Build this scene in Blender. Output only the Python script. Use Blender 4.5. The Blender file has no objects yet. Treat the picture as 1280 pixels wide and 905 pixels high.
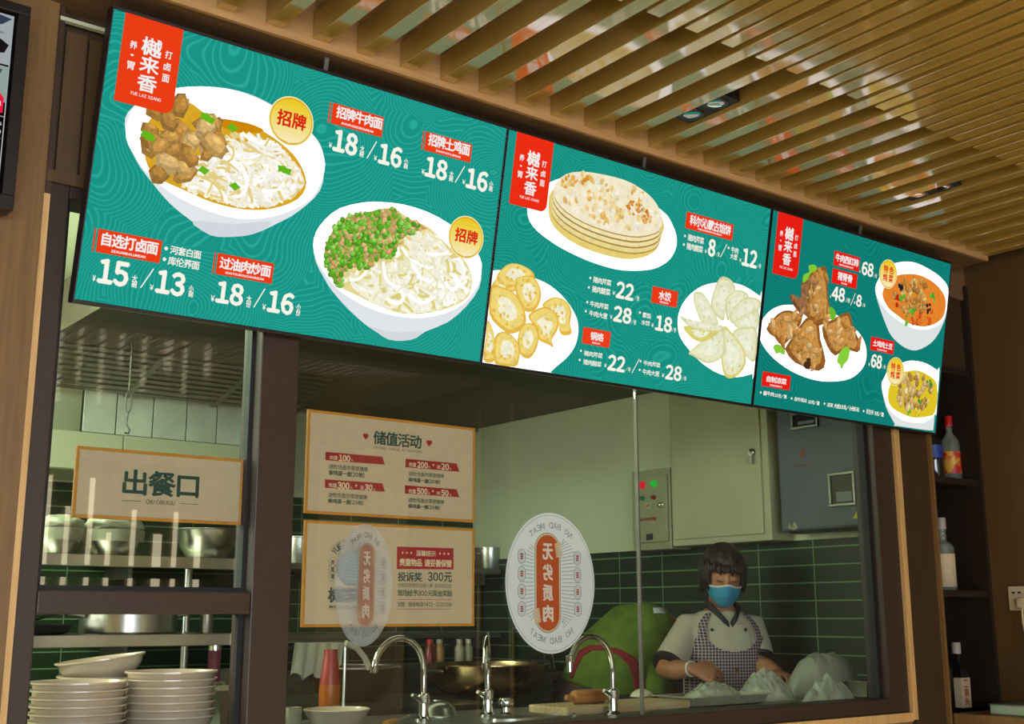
import bpy, bmesh, math, random
from math import sin, cos, pi, radians
from mathutils import Vector, Matrix

S = bpy.context.scene
COL = S.collection
H = 1.3                                   # eye height of the photographer above the floor

# ------------------------------------------------------------------ camera
FOC = 1495.95                             # focal length in pixels of a 1280 wide frame
AX_R = Vector((0.79218106, -0.61028526, -0.00103759))
AX_U = Vector((-0.1260129, -0.16523415, 0.97817096))
AX_F = Vector((0.59713476, 0.77475776, 0.20779918))
cam = bpy.data.cameras.new('camera')
cam.sensor_width = 36.0
cam.lens = FOC * 36.0 / 1280.0
cam.clip_start = 0.05
camo = bpy.data.objects.new('camera', cam)
COL.objects.link(camo)
camo.matrix_world = Matrix.Translation((0, 0, H)) @ Matrix((
    (AX_R.x, AX_U.x, -AX_F.x), (AX_R.y, AX_U.y, -AX_F.y), (AX_R.z, AX_U.z, -AX_F.z))).to_4x4()
S.camera = camo

# ------------------------------------------------------------------ exposure, world, lights
S.view_settings.view_transform = 'Standard'
S.view_settings.look = 'None'
S.view_settings.exposure = 0.0
S.view_settings.gamma = 1.0
S.view_settings.use_curve_mapping = False
S.cycles.max_bounces = 8
S.cycles.transparent_max_bounces = 16
S.cycles.caustics_reflective = False
S.cycles.caustics_refractive = False
S.cycles.sample_clamp_indirect = 6.0
W = bpy.data.worlds.new('world'); S.world = W
W.use_nodes = True
W.node_tree.nodes['Background'].inputs[0].default_value = (0.75, 0.85, 1.0, 1)
W.node_tree.nodes['Background'].inputs[1].default_value = 0.3

DAYLIGHT = 12.0            # brightness of the street windows behind the photographer
SLIT = 5.0               # brightness of the slits in the slatted screen
SCREEN = 0.95             # brightness of the menu screens

def area(name, loc, size, power, color, rot, spread=180):
    l = bpy.data.lights.new(name, 'AREA'); l.shape = 'RECTANGLE'
    l.size, l.size_y = size; l.energy = power; l.color = color; l.spread = radians(spread)
    o = bpy.data.objects.new(name, l); COL.objects.link(o)
    o.location = loc; o.rotation_euler = rot
    return o
# fluorescent panels under the kitchen ceiling, unseen hall fills added for floor bounce
area('kitchen_lamp', (0.1, 3.5, 2.58), (0.9, 1.0), 40, (0.9, 1.0, 0.79), (0, 0, 0))
area('kitchen_lamp_front', (2.3, 3.55, 2.34), (1.6, 0.2), 2.5, (0.95, 1.0, 0.76), (0, 0, 0))
area('hall_fill', (-1.6, -0.8, 2.66), (0.5, 0.5), 40, (1.0, 0.92, 0.68), (0, 0, 0), 100)
area('hall_fill', (2.9, 0.7, 2.66), (0.5, 0.5), 60, (1.0, 0.93, 0.68), (0, 0, 0), 80)  # added to bounce light off the floor onto the slats
area('hall_fill', (0.3, 0.2, 2.66), (0.5, 0.5), 60, (1.0, 0.92, 0.68), (0, 0, 0), 90)

# ------------------------------------------------------------------ pixel helper (measured points of the photograph)
def ray(x, y): return AX_R * ((x - 640) / FOC) - AX_U * ((y - 452.5) / FOC) + AX_F
UP = Vector((0, 0, H))
def onY(x, y, Y): d = ray(x, y); return d * (Y / d.y) + UP
def onX(x, y, X): d = ray(x, y); return d * (X / d.x) + UP
def onZ(x, y, Z): d = ray(x, y); return d * ((Z - H) / d.z) + UP

# ------------------------------------------------------------------ materials
def lin(c):
    return tuple(((v / 255) / 12.92 if v / 255 <= 0.04045 else ((v / 255 + 0.055) / 1.055) ** 2.4) for v in c)
MATS = {}
def pmat(name, rgb, rough=0.5, metal=0.0, noise=0.0, nscale=20.0, bump=0.0, bscale=40.0, stretch=None, rgb2=None,
         coat=0.0, coatr=0.05, spec=0.5, trans=0.0, alpha=1.0, lo=0.35, hi=0.65, aniso=None):
    """principled material whose colour drifts between two tones by noise"""
    m = bpy.data.materials.new(name); m.use_nodes = True
    nt = m.node_tree; N = nt.nodes; L = nt.links
    b = N['Principled BSDF']
    c = lin(rgb)
    b.inputs['Base Color'].default_value = (*c, 1)
    b.inputs['Roughness'].default_value = rough
    b.inputs['Metallic'].default_value = metal
    b.inputs['Coat Weight'].default_value = coat
    b.inputs['Coat Roughness'].default_value = coatr
    b.inputs['Specular IOR Level'].default_value = spec
    b.inputs['Transmission Weight'].default_value = trans
    b.inputs['Alpha'].default_value = alpha
    tc = N.new('ShaderNodeTexCoord'); mp = N.new('ShaderNodeMapping')
    L.new(tc.outputs['Object'], mp.inputs['Vector'])
    if stretch: mp.inputs['Scale'].default_value = stretch
    c2 = lin(rgb2) if rgb2 else tuple(v * (1 - max(noise, 0.06)) for v in c)
    nz = N.new('ShaderNodeTexNoise'); nz.inputs['Scale'].default_value = nscale; nz.inputs['Detail'].default_value = 5
    L.new(mp.outputs['Vector'], nz.inputs['Vector'])
    cr = N.new('ShaderNodeValToRGB')
    cr.color_ramp.elements[0].position = lo; cr.color_ramp.elements[0].color = (*c, 1)
    cr.color_ramp.elements[1].position = hi; cr.color_ramp.elements[1].color = (*c2, 1)
    L.new(nz.outputs['Fac'], cr.inputs['Fac']); L.new(cr.outputs['Color'], b.inputs['Base Color'])
    if bump:
        n2 = N.new('ShaderNodeTexNoise'); n2.inputs['Scale'].default_value = bscale; n2.inputs['Detail'].default_value = 4
        L.new(mp.outputs['Vector'], n2.inputs['Vector'])
        bp = N.new('ShaderNodeBump'); bp.inputs['Strength'].default_value = bump; bp.inputs['Distance'].default_value = 0.01
        L.new(n2.outputs['Fac'], bp.inputs['Height']); L.new(bp.outputs['Normal'], b.inputs['Normal'])
    MATS[name] = m
    return m
def emit(name, rgb, strength):
    m = bpy.data.materials.new(name); m.use_nodes = True
    nt = m.node_tree; N = nt.nodes; L = nt.links
    N.remove(N['Principled BSDF'])
    e = N.new('ShaderNodeEmission'); e.inputs[0].default_value = (*lin(rgb), 1); e.inputs[1].default_value = strength
    L.new(e.outputs[0], N['Material Output'].inputs[0])
    return m
def print_emit(name, strength):
    """what a lit screen shows: the colour comes from the printed artwork itself"""
    m = bpy.data.materials.new(name); m.use_nodes = True
    nt = m.node_tree; N = nt.nodes; L = nt.links
    N.remove(N['Principled BSDF'])
    a = N.new('ShaderNodeAttribute'); a.attribute_name = 'print'
    e = N.new('ShaderNodeEmission'); e.inputs[1].default_value = strength
    L.new(a.outputs['Color'], e.inputs[0]); L.new(e.outputs[0], N['Material Output'].inputs[0])
    return m
def print_food(name, strength, scale=60.0, lo=0.74, hi=1.12, stretch=(1, 1, 1)):
    """a food photograph on the lit screen: the artwork colour mottled by noise"""
    m = print_emit(name, strength); nt = m.node_tree; N = nt.nodes; L = nt.links
    a = [n for n in N if n.type == 'ATTRIBUTE'][0]; e = [n for n in N if n.type == 'EMISSION'][0]
    tc = N.new('ShaderNodeTexCoord'); mp = N.new('ShaderNodeMapping'); mp.inputs['Scale'].default_value = stretch; L.new(tc.outputs['Object'], mp.inputs[0])
    nz = N.new('ShaderNodeTexNoise'); nz.inputs['Scale'].default_value = scale; nz.inputs['Detail'].default_value = 6; nz.inputs['Roughness'].default_value = .7
    L.new(mp.outputs[0], nz.inputs['Vector'])
    mr = N.new('ShaderNodeMapRange'); mr.inputs[1].default_value = .3; mr.inputs[2].default_value = .7; mr.inputs[3].default_value = lo; mr.inputs[4].default_value = hi
    L.new(nz.outputs['Fac'], mr.inputs[0])
    vm = N.new('ShaderNodeVectorMath'); vm.operation = 'SCALE'; L.new(a.outputs['Color'], vm.inputs[0]); L.new(mr.outputs[0], vm.inputs['Scale'])
    L.new(vm.outputs[0], e.inputs[0])
    return m
def print_ink(name, rough=0.6, see=0.0):
    """ink on paper or on a clear film"""
    m = bpy.data.materials.new(name); m.use_nodes = True
    nt = m.node_tree; N = nt.nodes; L = nt.links
    b = N['Principled BSDF']; b.inputs['Roughness'].default_value = rough
    a = N.new('ShaderNodeAttribute'); a.attribute_name = 'print'
    L.new(a.outputs['Color'], b.inputs['Base Color'])
    if see > 0:
        t = N.new('ShaderNodeBsdfTransparent'); d = N.new('ShaderNodeBsdfTranslucent'); mx = N.new('ShaderNodeMixShader'); m2 = N.new('ShaderNodeMixShader')
        L.new(a.outputs['Color'], d.inputs[0])
        m2.inputs[0].default_value = 0.35; L.new(b.outputs[0], m2.inputs[1]); L.new(d.outputs[0], m2.inputs[2])
        mx.inputs[0].default_value = see; L.new(m2.outputs[0], mx.inputs[1]); L.new(t.outputs[0], mx.inputs[2])
        L.new(mx.outputs[0], N['Material Output'].inputs[0])
    return m
def screen_teal(name, base, line, strength, scale):
    """teal ground covered by thin concentric wave lines"""
    m = bpy.data.materials.new(name); m.use_nodes = True
    nt = m.node_tree; N = nt.nodes; L = nt.links
    N.remove(N['Principled BSDF'])
    tc = N.new('ShaderNodeTexCoord')
    nz = N.new('ShaderNodeTexNoise'); nz.inputs['Scale'].default_value = 7.0; nz.inputs['Detail'].default_value = 0
    L.new(tc.outputs['Object'], nz.inputs['Vector'])
    mad = N.new('ShaderNodeVectorMath'); mad.operation = 'MULTIPLY_ADD'
    mad.inputs[1].default_value = (0.08, 0.08, 0.08)
    L.new(nz.outputs['Color'], mad.inputs[0]); L.new(tc.outputs['Object'], mad.inputs[2])
    vo = N.new('ShaderNodeTexVoronoi'); vo.inputs['Scale'].default_value = scale
    L.new(mad.outputs[0], vo.inputs['Vector'])
    mu = N.new('ShaderNodeMath'); mu.operation = 'MULTIPLY'; mu.inputs[1].default_value = 185.0
    L.new(vo.outputs['Distance'], mu.inputs[0])
    sn = N.new('ShaderNodeMath'); sn.operation = 'SINE'; L.new(mu.outputs[0], sn.inputs[0])
    mr = N.new('ShaderNodeMapRange'); mr.inputs[1].default_value = 0.45; mr.inputs[2].default_value = 1.0
    L.new(sn.outputs[0], mr.inputs[0])
    mx = N.new('ShaderNodeMix'); mx.data_type = 'RGBA'
    L.new(mr.outputs[0], mx.inputs[0]); mx.inputs[6].default_value = (*lin(base), 1); mx.inputs[7].default_value = (*lin(line), 1)
    e = N.new('ShaderNodeEmission'); e.inputs[1].default_value = strength
    L.new(mx.outputs[2], e.inputs[0]); L.new(e.outputs[0], N['Material Output'].inputs[0])
    return m
def glass_mat(name, tint=(0.95, 0.975, 0.95), f0=0.05):
    m = bpy.data.materials.new(name); m.use_nodes = True
    nt = m.node_tree; N = nt.nodes; L = nt.links
    N.remove(N['Principled BSDF'])
    g = N.new('ShaderNodeNewGeometry')
    dt = N.new('ShaderNodeVectorMath'); dt.operation = 'DOT_PRODUCT'
    L.new(g.outputs['Normal'], dt.inputs[0]); L.new(g.outputs['Incoming'], dt.inputs[1])
    ab = N.new('ShaderNodeMath'); ab.operation = 'ABSOLUTE'; L.new(dt.outputs['Value'], ab.inputs[0])
    om = N.new('ShaderNodeMath'); om.operation = 'SUBTRACT'; om.inputs[0].default_value = 1; L.new(ab.outputs[0], om.inputs[1])
    pw = N.new('ShaderNodeMath'); pw.operation = 'POWER'; pw.inputs[1].default_value = 5; L.new(om.outputs[0], pw.inputs[0])
    ml = N.new('ShaderNodeMath'); ml.operation = 'MULTIPLY_ADD'; ml.inputs[1].default_value = 1 - f0; ml.inputs[2].default_value = f0
    L.new(pw.outputs[0], ml.inputs[0])
    t = N.new('ShaderNodeBsdfTransparent'); t.inputs[0].default_value = (*tint, 1)
    gl = N.new('ShaderNodeBsdfGlossy'); gl.inputs['Roughness'].default_value = 0.0
    mx = N.new('ShaderNodeMixShader'); L.new(ml.outputs[0], mx.inputs[0]); L.new(t.outputs[0], mx.inputs[1]); L.new(gl.outputs[0], mx.inputs[2])
    L.new(mx.outputs[0], N['Material Output'].inputs[0])
    return m
TILE_OFF = {0: (0, -0.0348, 0), 1: (-0.264, -0.0348, 0)}     # where the tile courses start
def tile_mat(name, c1, c2, grout, w, h, axis, rough=0.4, mort=0.003):
    m = bpy.data.materials.new(name); m.use_nodes = True
    nt = m.node_tree; N = nt.nodes; L = nt.links
    b = N['Principled BSDF']; b.inputs['Roughness'].default_value = rough
    g = N.new('ShaderNodeNewGeometry'); sp = N.new('ShaderNodeSeparateXYZ'); L.new(g.outputs['Position'], sp.inputs[0])
    cb = N.new('ShaderNodeCombineXYZ'); L.new(sp.outputs[axis], cb.inputs[0]); L.new(sp.outputs[2], cb.inputs[1])
    mp = N.new('ShaderNodeMapping'); mp.inputs['Location'].default_value = TILE_OFF[axis]; L.new(cb.outputs[0], mp.inputs[0])
    br = N.new('ShaderNodeTexBrick'); br.offset = 0.0; br.squash = 1.0
    br.inputs['Color1'].default_value = (*lin(c1), 1); br.inputs['Color2'].default_value = (*lin(c2), 1); br.inputs['Mortar'].default_value = (*lin(grout), 1)
    br.inputs['Scale'].default_value = 1; br.inputs['Mortar Size'].default_value = mort; br.inputs['Mortar Smooth'].default_value = 0.1
    br.inputs['Brick Width'].default_value = w; br.inputs['Row Height'].default_value = h
    L.new(mp.outputs[0], br.inputs['Vector']); L.new(br.outputs['Color'], b.inputs['Base Color'])
    return m


M_wood_dark = pmat('dark brown veneer', (70, 50, 30), 0.45, rgb2=(56, 39, 22), nscale=6, stretch=(14, 14, 1), lo=0.3, hi=0.7)
M_wood_mid = pmat('brown oak veneer', (132, 98, 54), 0.5, rgb2=(114, 83, 44), nscale=5, stretch=(22, 22, 1), lo=0.3, hi=0.7)
M_wood_side = pmat('brown wall veneer', (94, 68, 34), 0.55, rgb2=(79, 56, 26), nscale=5, stretch=(22, 22, 1), lo=0.3, hi=0.7)
M_wood_beam = pmat('light beam veneer', (200, 156, 104), 0.5, rgb2=(182, 140, 90), nscale=5, stretch=(1, 16, 16), lo=0.3, hi=0.7)
M_slat = pmat('lacquered slat wood', (184, 150, 74), 0.4, rgb2=(162, 130, 60), nscale=5, stretch=(30, 1, 30), lo=0.3, hi=0.7, coat=1.0, coatr=0.07)
M_slat.node_tree.nodes['Principled BSDF'].inputs['Coat IOR'].default_value = 2.75
M_slat.node_tree.nodes['Principled BSDF'].inputs['Coat Tint'].default_value = (1.0, 0.95, 0.82, 1)
M_fascia = pmat('dark fascia board', (122, 92, 62), 0.6, rgb2=(104, 76, 50), nscale=5, stretch=(1, 16, 16))
M_trim = pmat('pale wood trim', (222, 180, 120), 0.5, rgb2=(204, 160, 100), nscale=5, stretch=(16, 16, 1))
M_frame = pmat('brown window aluminium', (62, 48, 39), 0.4, noise=0.12, nscale=60, spec=0.4)
M_gasket = pmat('black gasket', (18, 18, 18), 0.6)
M_bezel = pmat('black plastic bezel', (30, 22, 20), 0.35)
M_alu = pmat('grey bracket metal', (120, 116, 110), 0.45, 0.6, noise=0.2)
M_steel = pmat('stainless steel', (190, 190, 180), 0.28, 1.0, noise=0.15, nscale=8, bump=0.05, bscale=30)
M_steel_dull = pmat('brushed steel', (150, 150, 140), 0.42, 1.0, noise=0.25, nscale=6, stretch=(1, 1, 14))
M_chrome = pmat('chrome', (225, 225, 220), 0.07, 1.0)
M_paint_pale = pmat('pale kitchen paint', (208, 212, 178), 0.8, noise=0.05, nscale=3)
M_hood = pmat('dark hood steel', (86, 76, 60), 0.6, 0.0, noise=0.15, nscale=4)
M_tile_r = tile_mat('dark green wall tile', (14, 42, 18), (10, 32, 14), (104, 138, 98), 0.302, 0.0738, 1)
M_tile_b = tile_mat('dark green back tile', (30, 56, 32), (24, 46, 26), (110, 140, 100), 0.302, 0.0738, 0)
M_floor = pmat('beige floor tile', (184, 174, 150), 0.4, noise=0.15, nscale=2)
M_ceil = pmat('black ceiling void', (14, 12, 10), 0.9)
M_plaster = pmat('beige plaster', (170, 150, 122), 0.85, noise=0.08, nscale=4)
M_glass = glass_mat('window glass')
M_day = emit('daylit window pane', (236, 244, 255), DAYLIGHT)
M_kfill = emit('kitchen fill pane', (248, 255, 234), 8.4)  # glow of the fill pane added on the left kitchen wall
M_slit = emit('daylit slit pane', (255, 236, 200), SLIT)
M_print = print_emit('screen picture', SCREEN)
M_food = print_food('screen food picture', SCREEN, 70.0, .66, 1.22)
M_food2 = print_food('screen pale food picture', SCREEN, 50.0, .86, 1.08)
M_ink = print_ink('printed ink', 0.55)
M_film = print_ink('printed clear film', 0.4, 0.20)
M_film2 = print_ink('printed thin film', 0.4, 0.70)
M_tray = pmat('pale tray steel', (178, 176, 152), 0.35, 0.35, noise=0.15, nscale=8)
M_china = pmat('white glazed china', (196, 182, 156), 0.2, noise=0.04, coat=0.5)

# ------------------------------------------------------------------ mesh helpers
def link(name, me, mat=None, parent=None, smooth=None):
    o = bpy.data.objects.new(name, me); COL.objects.link(o)
    if mat is not None: me.materials.append(mat)
    if smooth is not None:
        for p in me.polygons: p.use_smooth = True
        if smooth < 179:
            try: me.set_sharp_from_angle(angle=radians(smooth))
            except Exception: pass
    if parent is not None:
        o.parent = parent
        o.matrix_parent_inverse = Matrix.LocRotScale(parent.location, parent.rotation_euler, None).inverted()
    return o
def obj(name, bm, mat=None, parent=None, smooth=None):
    bmesh.ops.recalc_face_normals(bm, faces=bm.faces[:])
    me = bpy.data.meshes.new(name); bm.to_mesh(me); bm.free()
    return link(name, me, mat, parent, smooth)
def tag(o, label=None, cat=None, group=None, kind=None):
    if label: o['label'] = label
    if cat: o['category'] = cat
    if group: o['group'] = group
    if kind: o['kind'] = kind
    return o
def thing(name, label, cat, loc=(0, 0, 0), rz=0.0, group=None):
    o = bpy.data.objects.new(name, None); COL.objects.link(o)
    o.empty_display_size = 0.1
    o.location = loc; o.rotation_euler = (0, 0, rz)
    return tag(o, label, cat, group)
def struct(o): o['kind'] = 'structure'; return o
def dup(root, loc, label=None, rz=None):
    r = root.copy(); COL.objects.link(r); r.location = loc
    if rz is not None: r.rotation_euler = (0, 0, rz)
    if label: r['label'] = label
    for ch in list(root.children):
        c = ch.copy(); COL.objects.link(c); c.parent = r
        for g in ch.children:
            d = g.copy(); COL.objects.link(d); d.parent = c
    return r
def B(): return bmesh.new()
def box(bm, x0, x1, y0, y1, z0, z1, bev=0.0):
    vs = [bm.verts.new((x, y, z)) for x in (x0, x1) for y in (y0, y1) for z in (z0, z1)]
    fs = [(0, 1, 3, 2), (4, 6, 7, 5), (0, 4, 5, 1), (2, 3, 7, 6), (0, 2, 6, 4), (1, 5, 7, 3)]
    ff = [bm.faces.new([vs[i] for i in f]) for f in fs]
    if bev > 0:
        es = list({e for f in ff for e in f.edges})
        bmesh.ops.bevel(bm, geom=es, offset=bev, segments=2, profile=0.5, affect='EDGES')
    return bm
def boxo(name, mat, x0, x1, y0, y1, z0, z1, parent=None, bev=0.0):
    return obj(name, box(B(), x0, x1, y0, y1, z0, z1, bev), mat, parent)
def tube(bm, pts, rad, n=10, cap=True):
    pts = [Vector(p) for p in pts]
    rads = rad if isinstance(rad, (list, tuple)) else [rad] * len(pts)
    rings = []; prev = None
    for i, p in enumerate(pts):
        t = (pts[min(i + 1, len(pts) - 1)] - pts[max(i - 1, 0)]).normalized()
        if prev is None:
            a = Vector((0, 0, 1)) if abs(t.z) < 0.9 else Vector((1, 0, 0))
            u = t.cross(a).normalized()
        else:
            u = (prev - t * prev.dot(t)).normalized()
        prev = u; v = t.cross(u)
        rings.append([bm.verts.new(p + (u * cos(2 * pi * k / n) + v * sin(2 * pi * k / n)) * rads[i]) for k in range(n)])
    for a, b in zip(rings, rings[1:]):
        for k in range(n): bm.faces.new((a[k], a[(k + 1) % n], b[(k + 1) % n], b[k]))
    if cap:
        bm.faces.new(rings[0][::-1]); bm.faces.new(rings[-1])
    return bm
def lathe(bm, prof, c=(0, 0, 0), n=32, close=False):
    """prof: list of (radius, z)"""
    c = Vector(c); rings = []
    for r, z in prof:
        if r < 1e-5: rings.append([bm.verts.new(c + Vector((0, 0, z)))])
        else: rings.append([bm.verts.new(c + Vector((r * cos(2 * pi * k / n), r * sin(2 * pi * k / n), z))) for k in range(n)])
    for a, b in zip(rings, rings[1:]):
        if len(a) == 1 and len(b) == 1: continue
        for k in range(n):
            k2 = (k + 1) % n
            if len(a) == 1: bm.faces.new((a[0], b[k2], b[k]))
            elif len(b) == 1: bm.faces.new((a[k], a[k2], b[0]))
            else: bm.faces.new((a[k], a[k2], b[k2], b[k]))
    return bm
def loft(bm, secs, n=20, cap=True, power=2.0):
    """secs: (centre, half-axis a, half-axis b)"""
    rings = []
    for c, a, b in secs:
        c, a, b = Vector(c), Vector(a), Vector(b); ring = []
        for k in range(n):
            t = 2 * pi * k / n; ct, st = cos(t), sin(t); e = 2 / power
            ring.append(bm.verts.new(c + a * (math.copysign(abs(ct) ** e, ct)) + b * (math.copysign(abs(st) ** e, st))))
        rings.append(ring)
    for r1, r2 in zip(rings, rings[1:]):
        for k in range(n): bm.faces.new((r1[k], r1[(k + 1) % n], r2[(k + 1) % n], r2[k]))
    if cap: bm.faces.new(rings[0][::-1]); bm.faces.new(rings[-1])
    return bm
def applied(bm, mods):
    """run modifiers on a bmesh, give back the mesh"""
    bmesh.ops.recalc_face_normals(bm, faces=bm.faces[:])
    me = bpy.data.meshes.new('m'); bm.to_mesh(me); bm.free()
    o = bpy.data.objects.new('m', me); COL.objects.link(o)
    for typ, kw in mods:
        md = o.modifiers.new(typ, typ)
        for k, v in kw.items(): setattr(md, k, v)
    dg = bpy.context.evaluated_depsgraph_get()
    r = bpy.data.meshes.new_from_object(o.evaluated_get(dg))
    bpy.data.objects.remove(o); bpy.data.meshes.remove(me)
    return r

# ------------------------------------------------------------------ lettering and flat artwork
GL = {}
def glyph(ch):
    if ch in GL: return GL[ch]
    c = bpy.data.curves.new('g', 'FONT'); c.body = ch; c.size = 1.0; c.resolution_u = 2; c.fill_mode = 'FRONT'
    o = bpy.data.objects.new('g', c); COL.objects.link(o)
    dg = bpy.context.evaluated_depsgraph_get()
    me = bpy.data.meshes.new_from_object(o.evaluated_get(dg))
    V = [(v.co.x, v.co.y) for v in me.vertices]; F = [tuple(p.vertices) for p in me.polygons]
    bpy.data.objects.remove(o); bpy.data.curves.remove(c); bpy.data.meshes.remove(me)
    GL[ch] = (V, F); return GL[ch]
def wide(s): return ''.join(chr(ord(c) + 0xFEE0) if 33 <= ord(c) < 127 else ('\uffe5' if c == '\u00a5' else c) for c in s)
def layout(body, track=0.09):
    """one line of text, as vertices and faces filling the unit box; returns the width to height ratio too"""
    VV = []; FF = []; x = 0.0
    for ch in wide(body):
        if ch == ' ': x += 0.38; continue
        V, F = glyph(ch)
        if not V: continue
        x0 = min(v[0] for v in V); x1 = max(v[0] for v in V)
        cjk = ord(ch) < 0xff00 and ord(ch) > 0x2e00
        n = len(VV)
        if cjk: sh = x - 0.02; adv = 0.93
        else: sh = x - x0; adv = x1 - x0 + track
        VV += [(v[0] + sh, v[1]) for v in V]; FF += [tuple(i + n for i in f) for f in F]
        x += adv
    if not VV: return [], [], 1
    ax = min(v[0] for v in VV); bx = max(v[0] for v in VV); ay = min(v[1] for v in VV); by = max(v[1] for v in VV)
    w = max(bx - ax, 1e-4); h = max(by - ay, 1e-4)
    return [((v[0] - ax) / w, (v[1] - ay) / h) for v in VV], FF, w / h
def smooth_poly(pts, k=4):
    out = []; n = len(pts)
    for i in range(n):
        p0, p1, p2, p3 = pts[i - 1], pts[i], pts[(i + 1) % n], pts[(i + 2) % n]
        for s in range(k):
            t = s / k
            out.append(tuple(0.5 * (2 * p1[d] + (p2[d] - p0[d]) * t + (2 * p0[d] - 5 * p1[d] + 4 * p2[d] - p3[d]) * t * t + (3 * p1[d] - p0[d] - 3 * p2[d] + p3[d]) * t ** 3) for d in (0, 1)))
    return out
def inside(p, poly):
    x, y = p; c = False; n = len(poly)
    for i in range(n):
        x1, y1 = poly[i]; x2, y2 = poly[i - 1]
        if (y1 > y) != (y2 > y) and x < (x2 - x1) * (y - y1) / (y2 - y1) + x1: c = not c
    return c
class Plane:
    """a flat carrier: origin O, axes u (right) and v (up); artwork lies in front of it, towards n"""
    def __init__(s, O, u, v):
        s.O = Vector(O); s.u = Vector(u).normalized(); s.v = Vector(v).normalized(); s.n = s.u.cross(s.v); s.clip = None
    def loc(s, px):
        d = ray(*px); k = (s.O - UP).dot(s.n) / d.dot(s.n); P = d * k + UP - s.O
        return (P.dot(s.u), P.dot(s.v))
    def pt(s, a, b, h=0.0): return s.O + s.u * a + s.v * b + s.n * h
STEP = 0.0003
BOOST = 0.8                                # whites of a backlit screen let through more light than its colours
class Art:
    """flat artwork on a Plane, coloured polygon by polygon"""
    def __init__(s, pl, zone=None): s.pl = pl; s.zone = zone; s.V = []; s.F = []; s.C = []
    def L(s, p):
        if s.zone: p = (s.zone[0] + p[0] / s.zone[2], s.zone[1] + p[1] / s.zone[2])
        return s.pl.loc(p)
    def raw(s, pts, rgb, lv):
        if s.pl.clip: x0, x1, y0, y1 = s.pl.clip; pts = [(min(max(a, x0), x1), min(max(b, y0), y1)) for a, b in pts]
        n = len(s.V); s.V += [(a, b, lv * STEP) for a, b in pts]; s.F.append(tuple(range(n, n + len(pts)))); s.C.append(rgb); return s
    def poly(s, px, rgb, lv=1, k=0):
        pts = [s.L(p) for p in px]
        if k: pts = smooth_poly(pts, k)
        return s.raw(pts, rgb, lv)
    def disc(s, px, edge, rgb, lv=1, n=40, sx=1.0):
        c = s.L(px); e = s.L(edge); r = math.hypot(e[0] - c[0], e[1] - c[1])
        return s.raw([(c[0] + r * sx * cos(2 * pi * k / n), c[1] + r * sin(2 * pi * k / n)) for k in range(n)], rgb, lv)
    def ribbon(s, pts, w, rgb, lv):
        n = len(s.V)
        for i, p in enumerate(pts):
            a = pts[max(i - 1, 0)]; b = pts[min(i + 1, len(pts) - 1)]
            dx, dy = b[0] - a[0], b[1] - a[1]; q = math.hypot(dx, dy) or 1
            s.V += [(p[0] - dy / q * w / 2, p[1] + dx / q * w / 2, lv * STEP), (p[0] + dy / q * w / 2, p[1] - dx / q * w / 2, lv * STEP)]
        for i in range(len(pts) - 1):
            s.F.append((n + 2 * i, n + 2 * i + 1, n + 2 * i + 3, n + 2 * i + 2)); s.C.append(rgb)
        return s
    def line(s, p, q, w, rgb, lv=3): return s.ribbon([s.L(p), s.L(q)], w, rgb, lv)
    def fit(s, body, lo, hi, rgb, lv=3, bold=0.0, mirror=False, ang=0.0):
        VV, FF, _ = layout(body)
        w, h = hi[0] - lo[0], hi[1] - lo[1]
        offs = [(0, 0)]
        if bold > 0:
            b = bold * h; offs += [(b, 0), (-b, 0), (0, b), (0, -b), (b * .7, b * .7), (-b * .7, b * .7)]
        cx, cy = (lo[0] + hi[0]) / 2, (lo[1] + hi[1]) / 2
        for i_, (dx, dy) in enumerate(offs):
            n = len(s.V); up = lv + i_ * 0.07
            for a, b in VV:
                if mirror: a = 1 - a
                x, y = (a - .5) * w + dx, (b - .5) * h + dy
                s.V.append((cx + x * cos(ang) - y * sin(ang), cy + x * sin(ang) + y * cos(ang), up * STEP))
            for f in FF: s.F.append(tuple(i + n for i in f)); s.C.append(rgb)
        return s
    def text(s, body, bl, tr, rgb, lv=3, bold=0.035, mirror=False): return s.fit(body, s.L(bl), s.L(tr), rgb, lv, bold, mirror)
    def strokes(s, poly, n, w, cols, lv, rng, head=0.0, spread=0.6, step=0.007, length=14, curl=0.25):
        poly = smooth_poly([s.L(p) for p in poly], 3)
        xs = [p[0] for p in poly]; ys = [p[1] for p in poly]; i = 0
        for _ in range(n * 6):
            p = (rng.uniform(min(xs), max(xs)), rng.uniform(min(ys), max(ys)))
            if not inside(p, poly): continue
            a = head + rng.gauss(0, spread); c = rng.gauss(0, curl); pts = [p]
            for _ in range(length):
                c += rng.gauss(0, 0.08); a += c * 0.5
                p = (p[0] + cos(a) * step, p[1] + sin(a) * step)
                if not inside(p, poly): break
                pts.append(p)
            if len(pts) > 4:
                s.ribbon(pts, w * rng.uniform(0.7, 1.25), rng.choice(cols), lv + 2.0 * i / n); i += 1
            if i >= n: break
        return s
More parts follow.
